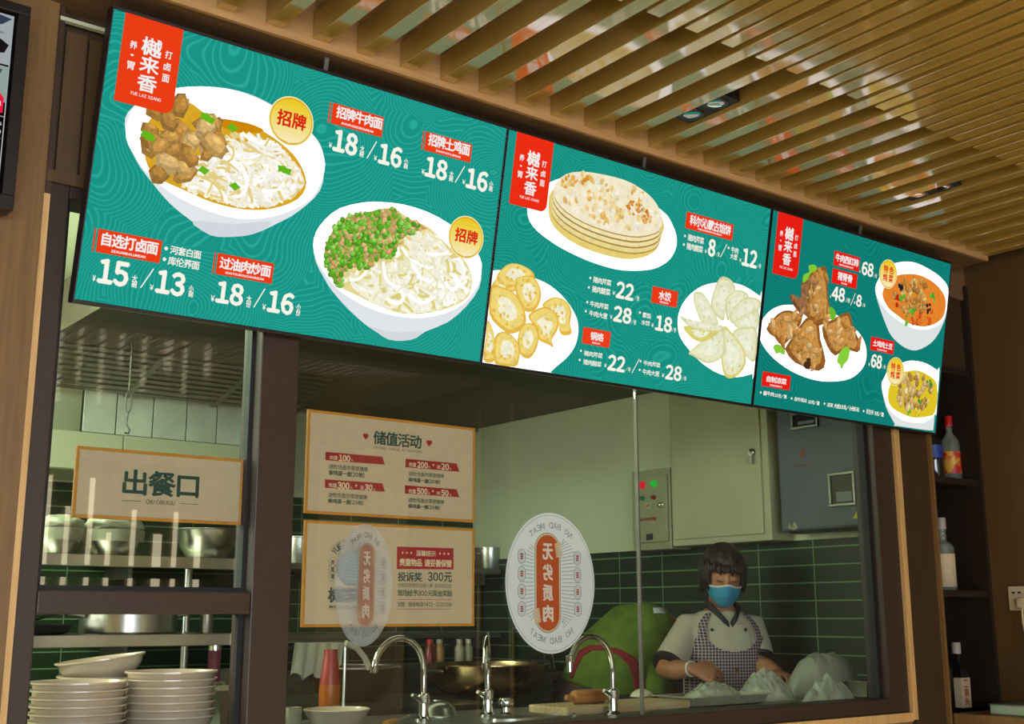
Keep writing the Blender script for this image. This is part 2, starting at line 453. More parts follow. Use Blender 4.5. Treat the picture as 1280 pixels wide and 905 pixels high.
    def chunks(s, poly, n, r, cols, lv, rng, facets=True, sides=7, squash=0.75):
        poly = smooth_poly([s.L(p) for p in poly], 3)
        xs = [p[0] for p in poly]; ys = [p[1] for p in poly]; i = 0
        for _ in range(n * 12):
            c = (rng.uniform(min(xs), max(xs)), rng.uniform(min(ys), max(ys)))
            if not inside(c, poly): continue
            R = r * rng.uniform(0.65, 1.3); t0 = rng.uniform(0, 6.3); rot = rng.uniform(0, 3.1)
            pts = []
            for k in range(sides):
                t = t0 + 2 * pi * k / sides + rng.uniform(-.2, .2); q = R * rng.uniform(.8, 1.15)
                x, y = q * cos(t), q * sin(t) * squash
                pts.append((c[0] + x * cos(rot) - y * sin(rot), c[1] + x * sin(rot) + y * cos(rot)))
            col = rng.choice(cols); z = lv + 3.0 * i / n
            s.raw(pts, tuple(v * 0.84 for v in col) if facets else col, z)
            if facets:
                s.raw([((x - c[0]) * .74 + c[0] + R * .08, (y - c[1]) * .74 + c[1] + R * .14) for x, y in pts], col, z + .05)
                s.raw([((x - c[0]) * .3 + c[0] + R * .2, (y - c[1]) * .3 + c[1] + R * .3) for x, y in pts], tuple(min(255, v * 1.13) for v in col), z + .08)
            i += 1
            if i >= n: break
        return s
    def build(s, name, mat, parent=None):
        me = bpy.data.meshes.new(name)
        me.from_pydata([tuple(s.pl.pt(*v)) for v in s.V], [], s.F)
        at = me.color_attributes.new('print', 'FLOAT_COLOR', 'CORNER')
        d = []
        for f, c in zip(s.F, s.C): k = 1.0 + BOOST * max(0.0, min(1.0, (min(c) - 246) / 6)) if mat.name.startswith('screen') else 1.0; d += [*(v * k for v in lin(c)), 1.0] * len(f)
        at.data.foreach_set('color', d)
        return link(name, me, mat, parent)

# ================================================================== the setting
struct(boxo('floor', M_floor, -5.1, 4.7, -4.8, 6.0, -0.06, 0))
struct(boxo('ceiling', M_ceil, -5.1, 4.7, -4.8, 2.9, 3.2, 3.26))
struct(boxo('wall_right', M_wood_side, 4.5, 4.6, -4.75, 2.95, 0, 3.2))
struct(boxo('wall_left', M_plaster, -5.1, -5.0, -4.75, 2.95, 0, 3.2))
struct(boxo('wall_rear', M_plaster, -5.1, 4.6, -4.8, -4.7, 0, 3.2))
# the front wall around the serving window
struct(boxo('wall_front', M_wood_mid, -5.0, 0.73, 2.68, 2.86, 0, 3.2))                     # oak column left of the window
struct(boxo('wall_front_header', M_wood_dark, 0.73, 4.5, 2.715, 2.84, 2.292, 3.2))
struct(boxo('wall_front_right', M_wood_dark, 3.947, 4.145, 2.70, 2.86, 0.0, 2.292))
struct(boxo('wall_front_base', M_wood_mid, 0.73, 4.145, 2.72, 2.84, 0, 0.955))
P = box(B(), 0.757, 0.806, 2.704, 2.714, 2.305, 2.655); box(P, 0.812, 0.87, 2.704, 2.714, 2.305, 2.65); box(P, 0.735, 0.90, 2.688, 2.6985, 2.272, 2.30)
struct(obj('trim_panels', P, M_wood_side))
struct(boxo('trim_corner', M_wood_dark, 0.732, 0.747, 2.69, 2.714, 0.955, 2.8))
struct(boxo('trim_light_left', M_trim, 0.731, 0.745, 2.684, 2.699, 0.955, 2.24))
struct(boxo('trim_light_right', M_trim, 3.917, 3.946, 2.692, 2.72, 0.93, 2.292))
struct(boxo('trim_light_bottom', M_trim, 0.747, 3.9165, 2.692, 2.72, 0.925, 0.956))
struct(boxo('trim_edge_right', M_wood_mid, 4.135, 4.15, 2.685, 2.70, 0.0, 2.64))
struct(boxo('trim_strip', M_paint_pale, 0.735, 0.86, 2.685, 2.70, 2.670, 2.679))
# beam that carries the slats
struct(boxo('wall_beam', M_wood_beam, -1.2, 4.37, 2.51, 2.522, 2.706, 3.1))
struct(boxo('wall_beam_underside', M_fascia, -1.2, 4.37, 2.522, 2.72, 2.706, 2.72))

# serving window frame: jambs, post, crossbar, sill
fr = bpy.data.objects.new('window_1', None); COL.objects.link(fr); fr['kind'] = 'structure'
def fbar(name, *a): return struct(boxo(name, M_frame, *a, parent=fr, bev=0.003))
fbar('jamb', 0.747, 0.792, 2.70, 2.80, 0.957, 2.292)
fbar('jamb', 3.80, 3.917, 2.705, 2.80, 0.957, 2.292)
fbar('post', 1.288, 1.392, 2.695, 2.80, 0.957, 2.292)
fbar('head_rail', 0.7925, 3.7995, 2.70, 2.80, 2.245, 2.292)
fbar('sill_rail', 0.792, 3.80, 2.70, 2.80, 0.957, 1.008)
fbar('crossbar', 0.792, 1.288, 2.698, 2.79, 1.305, 1.357)
g = box(B(), 1.279, 1.288, 2.735, 2.765, 1.357, 2.245); box(g, 0.792, 0.806, 2.735, 2.765, 1.357, 2.245); box(g, 0.806, 1.279, 2.735, 2.765, 1.357, 1.368)
box(g, 1.275, 1.288, 2.735, 2.75, 1.008, 1.305); box(g, 3.782, 3.80, 2.735, 2.765, 1.008, 2.245)
struct(obj('gasket', g, M_gasket, fr))
struct(boxo('glass_pane', M_glass, 0.80, 1.282, 2.745, 2.751, 1.36, 2.25, parent=fr))
struct(boxo('glass_pane', M_glass, 1.392, 2.613, 2.745, 2.751, 1.0, 2.25, parent=fr))
struct(boxo('glass_pane', M_glass, 2.621, 3.80, 2.745, 2.751, 1.0, 2.25, parent=fr))
struct(boxo('glass_joint', M_alu, 2.6145, 2.6195, 2.742, 2.756, 1.0, 2.25, parent=fr))

# kitchen shell
struct(boxo('wall_kitchen_right', M_paint_pale, 4.15, 4.168, 2.86, 5.8, 0, 2.66))
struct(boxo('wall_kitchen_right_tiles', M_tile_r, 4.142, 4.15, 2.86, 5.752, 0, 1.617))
struct(boxo('wall_kitchen_back', M_paint_pale, -0.75, 4.168, 5.76, 5.82, 0, 2.66))
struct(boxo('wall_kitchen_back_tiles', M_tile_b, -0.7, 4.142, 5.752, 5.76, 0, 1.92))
struct(boxo('wall_kitchen_left', M_paint_pale, -0.8, -0.7, 2.86, 5.8, 0, 2.66))
struct(boxo('ceiling_kitchen', M_paint_pale, -0.8, 4.168, 2.84, 5.82, 2.62, 2.66))
struct(boxo('ceiling_hood', M_hood, 1.38, 4.142, 2.86, 5.75, 2.392, 2.60))

w4 = bpy.data.objects.new('kitchen_fill', None); COL.objects.link(w4); w4['kind'] = 'structure'  # unseen glowing pane, added to brighten the kitchen from the left
struct(boxo('pane', M_kfill, -0.694, -0.69, 3.6, 5.2, 1.4, 2.4, parent=w4))
f = B()
for y in (3.52, 4.37, 5.2): box(f, -0.7, -0.66, y, y + .07, 1.32, 2.48)
box(f, -0.7, -0.66, 3.52, 5.27, 1.32, 1.4); box(f, -0.7, -0.66, 3.52, 5.27, 2.4, 2.48)
struct(obj('window_frame', f, M_china, w4))  # frame built around the added fill pane
# windows of the dining room, behind the photographer
w2 = bpy.data.objects.new('window_2', None); COL.objects.link(w2); w2['kind'] = 'structure'
for x in (-4.6, -3.1, -1.6, -0.1):
    struct(boxo('pane', M_day, x, x + 1.4, -4.69, -4.68, 0.7, 2.6, parent=w2))
f = B()
for x in (-4.7, -3.2, -1.7, -0.2, 1.3): box(f, x, x + 0.1, -4.7, -4.64, 0.6, 2.7)
box(f, -4.7, 1.4, -4.7, -4.64, 0.6, 0.7); box(f, -4.7, 1.4, -4.7, -4.64, 2.6, 2.7)
struct(obj('window_frame', f, M_frame, w2))
w3 = bpy.data.objects.new('window_3', None); COL.objects.link(w3); w3['kind'] = 'structure'
rg = random.Random(5)
for i in range(9):
    x = 2.75 + i * 0.195 + rg.uniform(-.02, .02)
    struct(boxo('pane', M_slit, x, x + rg.choice((0.04, 0.055, 0.075)), -4.69, -4.68, 0.35, rg.choice((2.0, 2.2, 2.45)), parent=w3))
f = B()
for z in (0.25, 1.62, 2.5): box(f, 2.6, 4.5, -4.7, -4.665, z, z + 0.1)
struct(obj('window_frame', f, M_wood_dark, w3))

# lighter wood panel with pale edges on the side wall, further back in the room
struct(boxo('wall_right_panel', M_wood_beam, 4.488, 4.5, -2.75, -1.55, 0, 2.5))
for y in (-2.77, -1.55, -0.68, -0.34): struct(boxo('trim_panel_edge', M_trim, 4.482, 4.5, y, y + .03, 0, 2.6))

# ================================================================== ceiling slats
ORD = ['first', 'second', 'third', 'fourth', 'fifth', 'sixth', 'seventh', 'eighth', 'ninth', 'tenth', 'eleventh', 'twelfth', 'thirteenth',
       'fourteenth', 'fifteenth', 'sixteenth', 'seventeenth', 'eighteenth', 'nineteenth', 'twentieth', 'twenty-first', 'twenty-second',
       'twenty-third', 'twenty-fourth', 'twenty-fifth', 'twenty-sixth', 'twenty-seventh', 'twenty-eighth', 'twenty-ninth', 'thirtieth', 'thirty-first', 'thirty-second']
SX = [1.3, 1.428, 1.559, 1.688, 1.816, 1.947, 2.076, 2.206, 2.330, 2.469, 2.589, 2.716, 2.84, 2.966, 3.093, 3.2185, 3.344, 3.46, 3.587, 3.715, 3.83, 3.964, 4.093, 4.212, 4.33]
SX = [1.3 - 0.129 * k for k in range(5, 0, -1)] + SX
SZ0, SZ1 = 2.725, 2.795
sl = B(); box(sl, 0, 0.045, -5.2, 0, SZ0, SZ1, 0.0015)
me = None
for i, x in enumerate(SX):
    j = len(SX) - 1 - i
    lab = f'long brown wooden ceiling slat ending at the beam, {ORD[j]} from the right-hand wall'
    if me is None:
        o = obj('wooden_batten', sl, M_slat); me = o.data
    else:
        o = bpy.data.objects.new('wooden_batten', me); COL.objects.link(o)
    o.location = (x, 2.509, 0); tag(o, lab, 'ceiling slat', 'long ceiling slats meeting the beam')
sh = B(); box(sh, 0, 0.045, -4.6, 0, SZ0, SZ1, 0.0015); me = None
SS = [x + 0.0585 for x in SX if x > 0.9 and x < 4.3]
for i, x in enumerate(SS):
    j = len(SS) - 1 - i
    lab = f'shorter wooden ceiling slat ending short of the beam, {ORD[j]} from the right-hand wall'
    if me is None:
        o = obj('wooden_batten', sh, M_slat); me = o.data
    else:
        o = bpy.data.objects.new('wooden_batten', me); COL.objects.link(o)
    o.location = (x, 1.90, 0); tag(o, lab, 'ceiling slat', 'short ceiling slats between the long ones')

def spot(x0, x1, label):
    c = ((x0 + x1) / 2, 2.23, 2.74)
    t = thing('ceiling_spotlight', label, 'spotlight', c, 0, 'twin spotlights between the ceiling slats')
    x0 -= c[0]; x1 -= c[0]
    def pl(name, bm, mat, sm=None): o = obj(name, bm, mat, None, sm); o.parent = t; return o
    b = B(); box(b, x0, x1, -0.10, 0.10, 0.0, 0.004, 0.001)
    box(b, x0 + 0.004, x1 - 0.004, -0.23, -0.103, 0.05, 0.054)
    pl('housing_plate', b, M_gasket)
    b = B(); box(b, x0 + .002, x1 - .002, -0.098, 0.098, 0.004, 0.09); pl('housing', b, M_bezel)
    for y in (-0.047, 0.047):
        pl('lamp_ring', lathe(B(), [(0.024, -0.001), (0.036, -0.004), (0.037, 0.0), (0.024, 0.0)], (0, y, 0), 28), M_bezel, 40)
        pl('lamp_reflector', lathe(B(), [(0.025, -0.0015), (0.02, -0.0005), (0.0, -0.0003)], (0, y, 0), 28), M_chrome, 40)
spot(SX[13] + 0.0452, SX[14] - 0.0002, 'black twin spotlight between slats above the pancake menu screen')
spot(SX[22] + 0.0452, SX[23] - 0.0002, 'black twin spotlight between slats above the rightmost menu screen')

# ================================================================== menu screens
TILT = radians(10.8)
VUP = Vector((0, -sin(TILT), cos(TILT)))
d0 = ray(142.3, 11.1)
MENU = Plane(d0 * (2.52 / d0.y) + UP, (1, 0, 0), VUP)
Z1 = (80, 0, 3.772); Z2 = (80, 200, 3.772); Z3 = (380, 90, 4.523); Z4 = (360, 230, 4.311); Z5 = (600, 160, 5.029); Z6 = (780, 220, 6.03)
Z7 = (590, 310, 5.324); Z8 = (720, 330, 5.029); Z9 = (940, 260, 4.923); Z10 = (930, 390, 4.741); Z11 = (1060, 300, 7.543)
WH = (246, 246, 243); CREAM = (255, 250, 236); RED = (240, 62, 22); RED2 = (236, 30, 20); GREY = (240, 243, 243)
HGT = -MENU.loc((93.8, 373.6))[1]
def board(lft, rgt, label, base, linec, extra_left=0.0):
    """a flat LCD screen between two pixel columns of its top edge"""
    a = MENU.loc(lft)[0]; b = MENU.loc(rgt)[0]; MENU.clip = (a, b, -HGT, 0)
    t = thing('menu_screen', label, 'menu screen', tuple(MENU.pt((a + b) / 2, -HGT / 2, -0.02)), 0, 'menu screens above the serving window')
    bz = 0.008; bs = 0.0026
    bm = B()
    def slab(x0, x1, y0, y1, h0, h1, bev=0.002):
        tmp = B(); box(tmp, x0, x1, y0, y1, h0, h1, bev)
        vm = {v: bm.verts.new(MENU.pt(v.co.x, v.co.y, v.co.z)) for v in tmp.verts}
        for f_ in tmp.faces: bm.faces.new([vm[v] for v in f_.verts])
        tmp.free()
    slab(a - 0.0015, b + 0.0015, -HGT - 0.006, 0.006, -0.038, -0.0012)
    for x0, x1, y0, y1 in ((a - bs, a, -HGT - bz, bz), (b, b + bs, -HGT - bz, bz), (a, b, 0, bz), (a, b, -HGT - bz, -HGT)):
        slab(x0, x1, y0, y1, -0.038, 0.003, 0.001)
    obj('bezel', bm, M_bezel, t)
    mt = screen_teal('teal wave screen', base, linec, SCREEN, 4.2)
    me = bpy.data.meshes.new('screen')
    me.from_pydata([tuple(MENU.pt(*p)) for p in ((a, -HGT), (b, -HGT), (b, 0), (a, 0))], [], [(0, 1, 2, 3)])
    link('screen', me, mt, t)
    for q in (0.5,):
        m = a + (b - a) * q; bm = B(); slab(m - 0.006, m + 0.006, 0.006, 0.062, -0.045, -0.036, 0.001); slab(m - 0.03, m + 0.03, -0.05, 0.006, -0.052, -0.04, 0.001)
        obj('bracket', bm, M_alu, t)
    return t
def px(z, p): return (z[0] + p[0] / z[2], z[1] + p[1] / z[2])
def flag(t, tl, trr, br, bl, rgb):
    """red brand flag with a rounded lower right corner, all lettering laid out inside it"""
    a = Art(MENU); L = MENU.loc
    x0, y1 = L(tl); x1 = L(trr)[0]; y0 = (L(bl)[1] + L(br)[1]) / 2
    x0 = (x0 + L(bl)[0]) / 2; x1 = (x1 + L(br)[0]) / 2; y1 = max(y1, 0) if abs(y1) < 0.02 else y1
    y1 = 0.0
    w, h = x1 - x0, y1 - y0; r = w * 0.17
    pts = [(x0, y1), (x0, y0)] + [(x1 - r + r * sin(k * pi / 16), y0 + r - r * cos(k * pi / 16)) for k in range(9)] + [(x1, y1)]
    a.raw(pts, rgb, 9.5)
    f = a.build('brand_flag', M_print, t)
    q = Art(MENU)
    def T(s, u0, v0, u1, v1, bold=0.02): q.fit(s, (x0 + u0 * w, y0 + v0 * h), (x0 + u1 * w, y0 + v1 * h), WH, 10.5, bold)
    T('\u6a3e', 0.34, 0.595, 0.67, 0.795, .025); T('\u6765', 0.345, 0.40, 0.665, 0.58, .025); T('\u9999', 0.345, 0.185, 0.665, 0.37, .025)
    T('YUE LAI XIANG', 0.25, 0.115, 0.77, 0.15)
    for c, v in zip('\u6253\u5364\u9762', (0.62, 0.485, 0.35)): T(c, 0.745, v, 0.865, v + 0.088, .02)
    T('\u517b', 0.14, 0.62, 0.26, 0.71, .02); T('\u2665', 0.17, 0.535, 0.225, 0.56, 0); T('\u80c3', 0.14, 0.385, 0.26, 0.475, .02)
    q.build('brand_lettering', M_print, f)
def plaque(t, z, quad, txt, bl, trr, pin=None, pbl=None, ptr=None, rgb=RED, strip=True, bold=0.03):
    a = Art(MENU, z); pts = [a.L(p) for p in quad]
    x0 = (pts[0][0] + pts[3][0]) / 2; x1 = (pts[1][0] + pts[2][0]) / 2; y1 = (pts[0][1] + pts[1][1]) / 2; y0 = (pts[2][1] + pts[3][1]) / 2
    a.raw([(x0, y0), (x1, y0), (x1, y1), (x0, y1)], rgb, 2)
    if strip: a.raw([(x0 - .009, y0), (x0 - .005, y0), (x0 - .005, y1), (x0 - .009, y1)], rgb, 2)
    p = a.build('dish_plaque', M_print, t)
    q = Art(MENU, z)
    l = q.L(bl); h = q.L(trr); hh = min(h[1] - l[1], (y1 - y0) * .62)
    c = (l[1] + h[1]) / 2
    q.fit(txt, (l[0], c - hh / 2), (h[0], c + hh / 2), WH, 3, bold)
    if pin:
        l = q.L(pbl); h = q.L(ptr); c = y0 + (y1 - y0) * .15; hh = (y1 - y0) * .10
        q.fit(pin, (l[0], c - hh / 2), (h[0], c + hh / 2), WH, 3, 0.06)
    q.build('dish_name', M_print, p)
def price(t, z, items):
    """items: ('t', text, bl, tr, bold) | ('/', p, q) | ('.', centre, radius)"""
    a = Art(MENU, z)
    for it in items:
        if it[0] == 't': a.text(it[1], it[2], it[3], CREAM, 3, it[4] if len(it) > 4 else 0.03)
        elif it[0] == '/': a.line(it[1], it[2], 0.0028, CREAM, 3)
        else: a.disc(it[1], (it[1][0], it[1][1] - it[2]), CREAM, 3, 10)
    a.build('price', M_print, t)
def badge(t, z, c, top, chars, sx=1.0):
    a = Art(MENU, z); C = a.L(c); e = a.L(top); r = math.hypot(e[0] - C[0], e[1] - C[1])
    for k, (rr, col) in enumerate(((1.0, (252, 240, 180)), (0.95, (226, 172, 30)))):
        a.raw([(C[0] + r * rr * cos(i * pi / 24), C[1] + r * rr * sin(i * pi / 24)) for i in range(48)], col, 7 + k * .4)
    n = 9
    for k in range(n):                                   # the printed gold grading, band by band
        y0 = -0.9 + 1.8 * k / n; y1 = -0.9 + 1.8 * (k + 1) / n; f_ = k / (n - 1)
        col = tuple(int(p + (q - p) * f_) for p, q in zip((252, 238, 186), (240, 206, 40)))
        s0 = math.sqrt(max(0, .81 - y0 * y0)); s1 = math.sqrt(max(0, .81 - y1 * y1))
        ym = (y0 + y1) / 2; sm = math.sqrt(max(0, .81 - ym * ym))
        a.raw([(C[0] + r * x, C[1] + r * y) for x, y in ((-s0, y0), (s0, y0), (sm, ym), (s1, y1), (-s1, y1), (-sm, ym))], col, 8)
    b = a.build('gold_badge', M_print, t)
    q = Art(MENU, z)
    for ch, u0, v0, u1, v1 in chars: q.fit(ch, (C[0] + r * u0, C[1] + r * v0), (C[0] + r * u1, C[1] + r * v1), (222, 40, 20), 9, 0.035)
    q.build('badge_lettering', M_print, b)
ZP = (('\u62db', -.62, -.26, -.03, .36), ('\u724c', .05, -.26, .64, .36))
TS = (('\u7279', -.55, .06, -.08, .56), ('\u8272', .08, .06, .55, .56), ('\u7096', -.55, -.52, -.08, -.02), ('\u83dc', .08, -.52, .55, -.02))

# ---- screen 1: noodle bowls
b1 = board((142.3, 11.1), (633, 163), 'teal menu screen showing two noodle bowls, leftmost of the three', (24, 152, 138), (44, 174, 156))
flag(b1, px(Z1, (288, 57)), px(Z1, (560, 137)), px(Z1, (512, 535)), px(Z1, (232, 483)), RED)
rng = random.Random(11)
a = Art(MENU)
a.poly([(157, 165), (160, 140), (190, 118), (220, 111), (270, 109), (310, 117), (345, 134), (380, 158), (400, 180), (405, 205), (400, 238), (372, 265), (345, 280), (318, 292), (290, 296), (263, 294), (239, 276), (213, 255), (189, 227), (170, 200)], (232, 236, 240), 1, 3)
a.poly([(240, 276), (290, 280), (340, 277), (318, 292), (290, 296), (263, 294)], (214, 220, 226), 1.2, 3)
a.poly([(157, 163), (170, 130), (200, 114), (250, 108), (300, 115), (350, 138), (388, 165), (405, 197), (403, 222), (387, 250), (350, 268), (310, 274), (270, 267), (225, 248), (190, 222), (165, 190)], (253, 254, 255), 1.5, 3)
bp = a.build('noodle_bowl_picture', M_print, b1)
a = Art(MENU)
cont = [(180, 165), (200, 135), (232, 126), (262, 145), (300, 152), (322, 160), (350, 178), (372, 200), (383, 228), (372, 249), (340, 261), (305, 262), (265, 253), (228, 237), (195, 221), (182, 200)]
a.poly(cont, (224, 172, 40), 2, 3)
a.poly([(270, 148), (310, 154), (330, 164), (300, 166), (280, 160)], (214, 140, 10), 2.2, 3)
a.strokes([(236, 205), (262, 182), (290, 166), (330, 168), (368, 202), (380, 230), (364, 248), (335, 258), (300, 259), (262, 249), (222, 232)], 330, 0.0075,
          [(255, 253, 244), (252, 248, 232), (255, 255, 250), (246, 238, 206), (236, 214, 140), (250, 244, 222)], 2.6, rng, -0.45, 0.5)
a.build('noodles_picture', M_food2, bp)
a = Art(MENU)
a.chunks([(186, 152), (210, 131), (233, 128), (270, 152), (276, 172), (258, 194), (234, 200), (229, 222), (196, 214), (186, 180)], 48, 0.032,
         [(208, 158, 80), (224, 180, 106), (194, 144, 70), (230, 192, 124), (186, 136, 66)], 5, rng, True, 6, .66)
a.build('meat_picture', M_food, bp)
for x, y in ((262, 150), (256, 146), (187, 172), (182, 168), (254, 213), (352, 211), (358, 214), (293, 233), (290, 160)):
    c = MENU.loc((x, y)); a = Art(MENU)
    a.raw(smooth_poly([(c[0] + 0.013 * (1 + .5 * (k % 2)) * cos(k * pi / 4 + x) * .8, c[1] + 0.013 * (1 + .5 * (k % 2)) * sin(k * pi / 4 + x) * .55) for k in range(8)], 2), (104, 186, 30), 8.4)
    a.build('herb_picture', M_print, bp)
a = Art(MENU, Z4)
a.poly([(135, 330), (150, 260), (200, 190), (280, 130), (400, 100), (500, 97), (620, 110), (750, 150), (870, 215), (980, 310), (1035, 400), (1043, 470), (1030, 560), (960, 660), (860, 745), (740, 795), (690, 830), (620, 845), (540, 838), (480, 800), (420, 760), (330, 680), (240, 580), (190, 500), (150, 420)], (228, 234, 238), 1, 2)
a.poly([(430, 765), (520, 790), (620, 800), (730, 790), (690, 830), (620, 845), (540, 838), (480, 800)], (216, 222, 226), 1.2, 2)
a.poly([(135, 330), (150, 260), (200, 190), (280, 130), (400, 100), (500, 97), (620, 110), (750, 150), (870, 215), (980, 310), (1035, 400), (1043, 460), (1020, 550), (950, 640), (850, 695), (720, 722), (600, 714), (480, 685), (360, 630), (260, 560), (190, 470), (150, 400)], (252, 254, 255), 1.5, 2)
bp = a.build('noodle_bowl_picture', M_print, b1)
a = Art(MENU, Z4)
a.poly([(195, 350), (250, 250), (330, 170), (430, 150), (560, 130), (660, 190), (760, 235), (860, 330), (950, 410), (990, 500), (975, 600), (900, 655), (760, 695), (620, 700), (480, 655), (370, 600), (280, 555), (220, 480)], (236, 220, 150), 2, 3)
a.strokes([(300, 500), (440, 430), (570, 380), (620, 280), (760, 250), (860, 340), (945, 420), (985, 510), (965, 600), (890, 650), (750, 690), (620, 695), (480, 650), (370, 590), (290, 540)], 360, 0.0085,
          [(255, 254, 240), (252, 250, 230), (255, 255, 248), (244, 238, 196), (230, 216, 130), (250, 246, 220)], 2.6, rng, -0.5, 0.5)
a.build('noodles_picture', M_food2, bp)
a = Art(MENU, Z4)
gp = [(195, 350), (250, 235), (320, 175), (450, 148), (570, 130), (600, 180), (660, 195), (750, 240), (680, 255), (600, 310), (570, 385), (470, 410), (440, 450), (340, 450), (290, 490), (300, 550), (260, 540), (210, 460)]
a.poly(gp, (196, 168, 96), 4.8, 2)
a.chunks(gp, 420, 0.0082, [(104, 184, 44), (84, 164, 34), (134, 206, 70), (112, 190, 52), (222, 172, 108), (234, 192, 134), (92, 174, 40), (150, 214, 90)], 5, rng, True, 8, 0.85)
a.build('chives_picture', M_food, bp)
badge(b1, Z1, (1070, 572), (1070, 455), ZP); badge(b1, Z4, (957, 288), (957, 172), ZP)
plaque(b1, Z2, [(163, 322), (463, 382), (450, 490), (150, 430)], '\u81ea\u9009\u6253\u5364\u9762', (175, 400), (446, 390), 'ZIXUANDALUMIAN', (222, 430), (384, 446))
price(b1, Z2, [('.', (481, 417), 9), ('t', '\u6cb3\u5957\u767d\u9762', (498, 441), (648, 430), .02), ('.', (473, 468), 9), ('t', '\u5e93\u4f26\u835e\u9762', (488, 493), (640, 480), .02)])
price(b1, Z2, [('t', '\u00a5', (132, 570), (150, 545)), ('t', '15', (158, 575), (308, 490), .05), ('t', '\u5927', (318, 572), (347, 545), .02), ('t', '\u7897', (316, 600), (345, 572), .02), ('/', (360, 603), (422, 513)),
               ('t', '\u00a5', (403, 612), (422, 590)), ('t', '13', (432, 622), (573, 540), .05), ('t', '\u5c0f', (586, 618), (612, 593), .02), ('t', '\u7897', (584, 645), (610, 620), .02)])
plaque(b1, Z2, [(727, 438), (991, 488), (978, 587), (713, 535)], '\u8fc7\u6cb9\u8089\u7092\u9762', (732, 510), (977, 500), 'GUOYOUROUCHAOMIAN', (760, 533), (942, 553))
price(b1, Z2, [('t', '\u00a5', (690, 665), (710, 640)), ('t', '18', (715, 668), (848, 592), .05), ('t', '\u5927', (858, 668), (885, 642), .02), ('t', '\u4efd', (856, 693), (882, 667), .02), ('/', (893, 695), (947, 607)),
               ('t', '\u00a5', (933, 705), (952, 682)), ('t', '16', (958, 712), (1085, 635), .05), ('t', '\u5c0f', (1093, 705), (1117, 681), .02), ('t', '\u4efd', (1091, 733), (1115, 707), .02)])
plaque(b1, Z3, [(165, 172), (452, 258), (438, 372), (150, 288)], '\u62db\u724c\u725b\u8089\u9762', (180, 255), (446, 264), 'ZHAOPAINIUROUMIAN', (210, 290), (392, 328))
price(b1, Z3, [('t', '\u00a5', (138, 425), (158, 402)), ('t', '18', (163, 441), (305, 359), .05), ('t', '\u5927', (315, 448), (342, 420), .02), ('t', '\u7897', (311, 478), (338, 451), .02), ('/', (355, 488), (410, 393)),
               ('t', '\u00a5', (393, 498), (412, 476)), ('t', '16', (420, 512), (555, 436), .05), ('t', '\u5c0f', (563, 518), (590, 493), .02), ('t', '\u7897', (561, 545), (587, 521), .02)])
plaque(b1, Z3, [(690, 338), (952, 408), (938, 515), (678, 440)], '\u62db\u724c\u571f\u9e21\u9762', (700, 412), (940, 412), 'ZHAOPAITUJIMIAN', (745, 442), (885, 470))
price(b1, Z3, [('t', '\u00a5', (662, 575), (682, 552)), ('t', '18', (683, 585), (812, 509), .05), ('t', '\u5927', (820, 590), (846, 564), .02), ('t', '\u7897', (817, 617), (843, 591), .02), ('/', (853, 625), (908, 533)),
               ('t', '\u00a5', (893, 632), (911, 612)), ('t', '16', (915, 650), (1040, 573), .05), ('t', '\u5c0f', (1045, 645), (1070, 621), .02), ('t', '\u7897', (1043, 673), (1067, 648), .02)])

# ---- screen 2: pancakes and dumplings
b2 = board((635.8, 165), (963.2, 263.4), 'teal menu screen showing pancakes and dumplings, middle one of the three', (22, 146, 130), (40, 166, 148))
flag(b2, px(Z5, (235, 37)), px(Z5, (463, 103)), px(Z5, (410, 525)), px(Z5, (170, 480)), (242, 46, 20))
rng = random.Random(23)
a = Art(MENU)
a.poly([(659, 264), (664, 248), (685, 229), (720, 220), (770, 230), (826, 262), (841, 282), (846, 300), (843, 315), (833, 328), (813, 337), (779, 338), (749, 331), (719, 319), (690, 303), (666, 283)], (252, 252, 253), 1, 3)
bp = a.build('plate_picture', M_print, b2)
a = Art(MENU, Z5)
base = [(455, 390), (430, 470), (440, 580), (500, 660), (600, 730), (720, 780), (850, 815), (950, 825), (1050, 805), (1110, 760), (1140, 680), (1145, 560), (900, 400), (600, 340)]
a.poly(base, (236, 212, 120), 2, 2)
top = [(460, 400), (480, 340), (540, 290), (620, 275), (720, 283), (850, 310), (960, 350), (1060, 420), (1110, 480), (1140, 550), (1140, 620), (1100, 660), (1000, 682), (900, 672), (780, 642), (650, 592), (540, 525), (480, 460)]
for k, (dx, dy, col) in enumerate(((-16, 112, (190, 156, 70)), (-16, 102, (240, 222, 150)), (-10, 76, (176, 138, 66)), (-10, 66, (244, 230, 170)), (-6, 40, (170, 130, 60)), (-5, 30, (248, 236, 184)), (0, 8, (190, 150, 60)))):
    a.poly([(x + dx, y + dy) for x, y in top], col, 2.3 + .25 * k, 2)
a.poly(top, (250, 240, 208), 4.4, 2)
pk = a.build('pancakes_picture', M_food2, bp)
a = Art(MENU, Z5)
inn = [(500, 390), (560, 305), (720, 300), (960, 370), (1080, 470), (1115, 600), (1000, 660), (780, 620), (560, 500)]
a.chunks(inn, 120, 0.012, [(246, 224, 160), (236, 190, 104), (248, 234, 190), (252, 246, 226), (242, 210, 140)], 4.8, rng, False, 7, .7)
a.chunks([(900, 460), (1000, 480), (1090, 560), (1060, 600), (960, 560)], 26, 0.008, [(222, 150, 62), (208, 128, 44), (230, 166, 84)], 6.2, rng, False, 6, .7)
a.chunks([(500, 340), (560, 300), (700, 300), (640, 360), (540, 380)], 16, 0.009, [(228, 158, 50), (236, 180, 80)], 6.2, rng, False, 6, .7)
a.build('browned_spots_picture', M_food, pk)
a = Art(MENU, Z7)
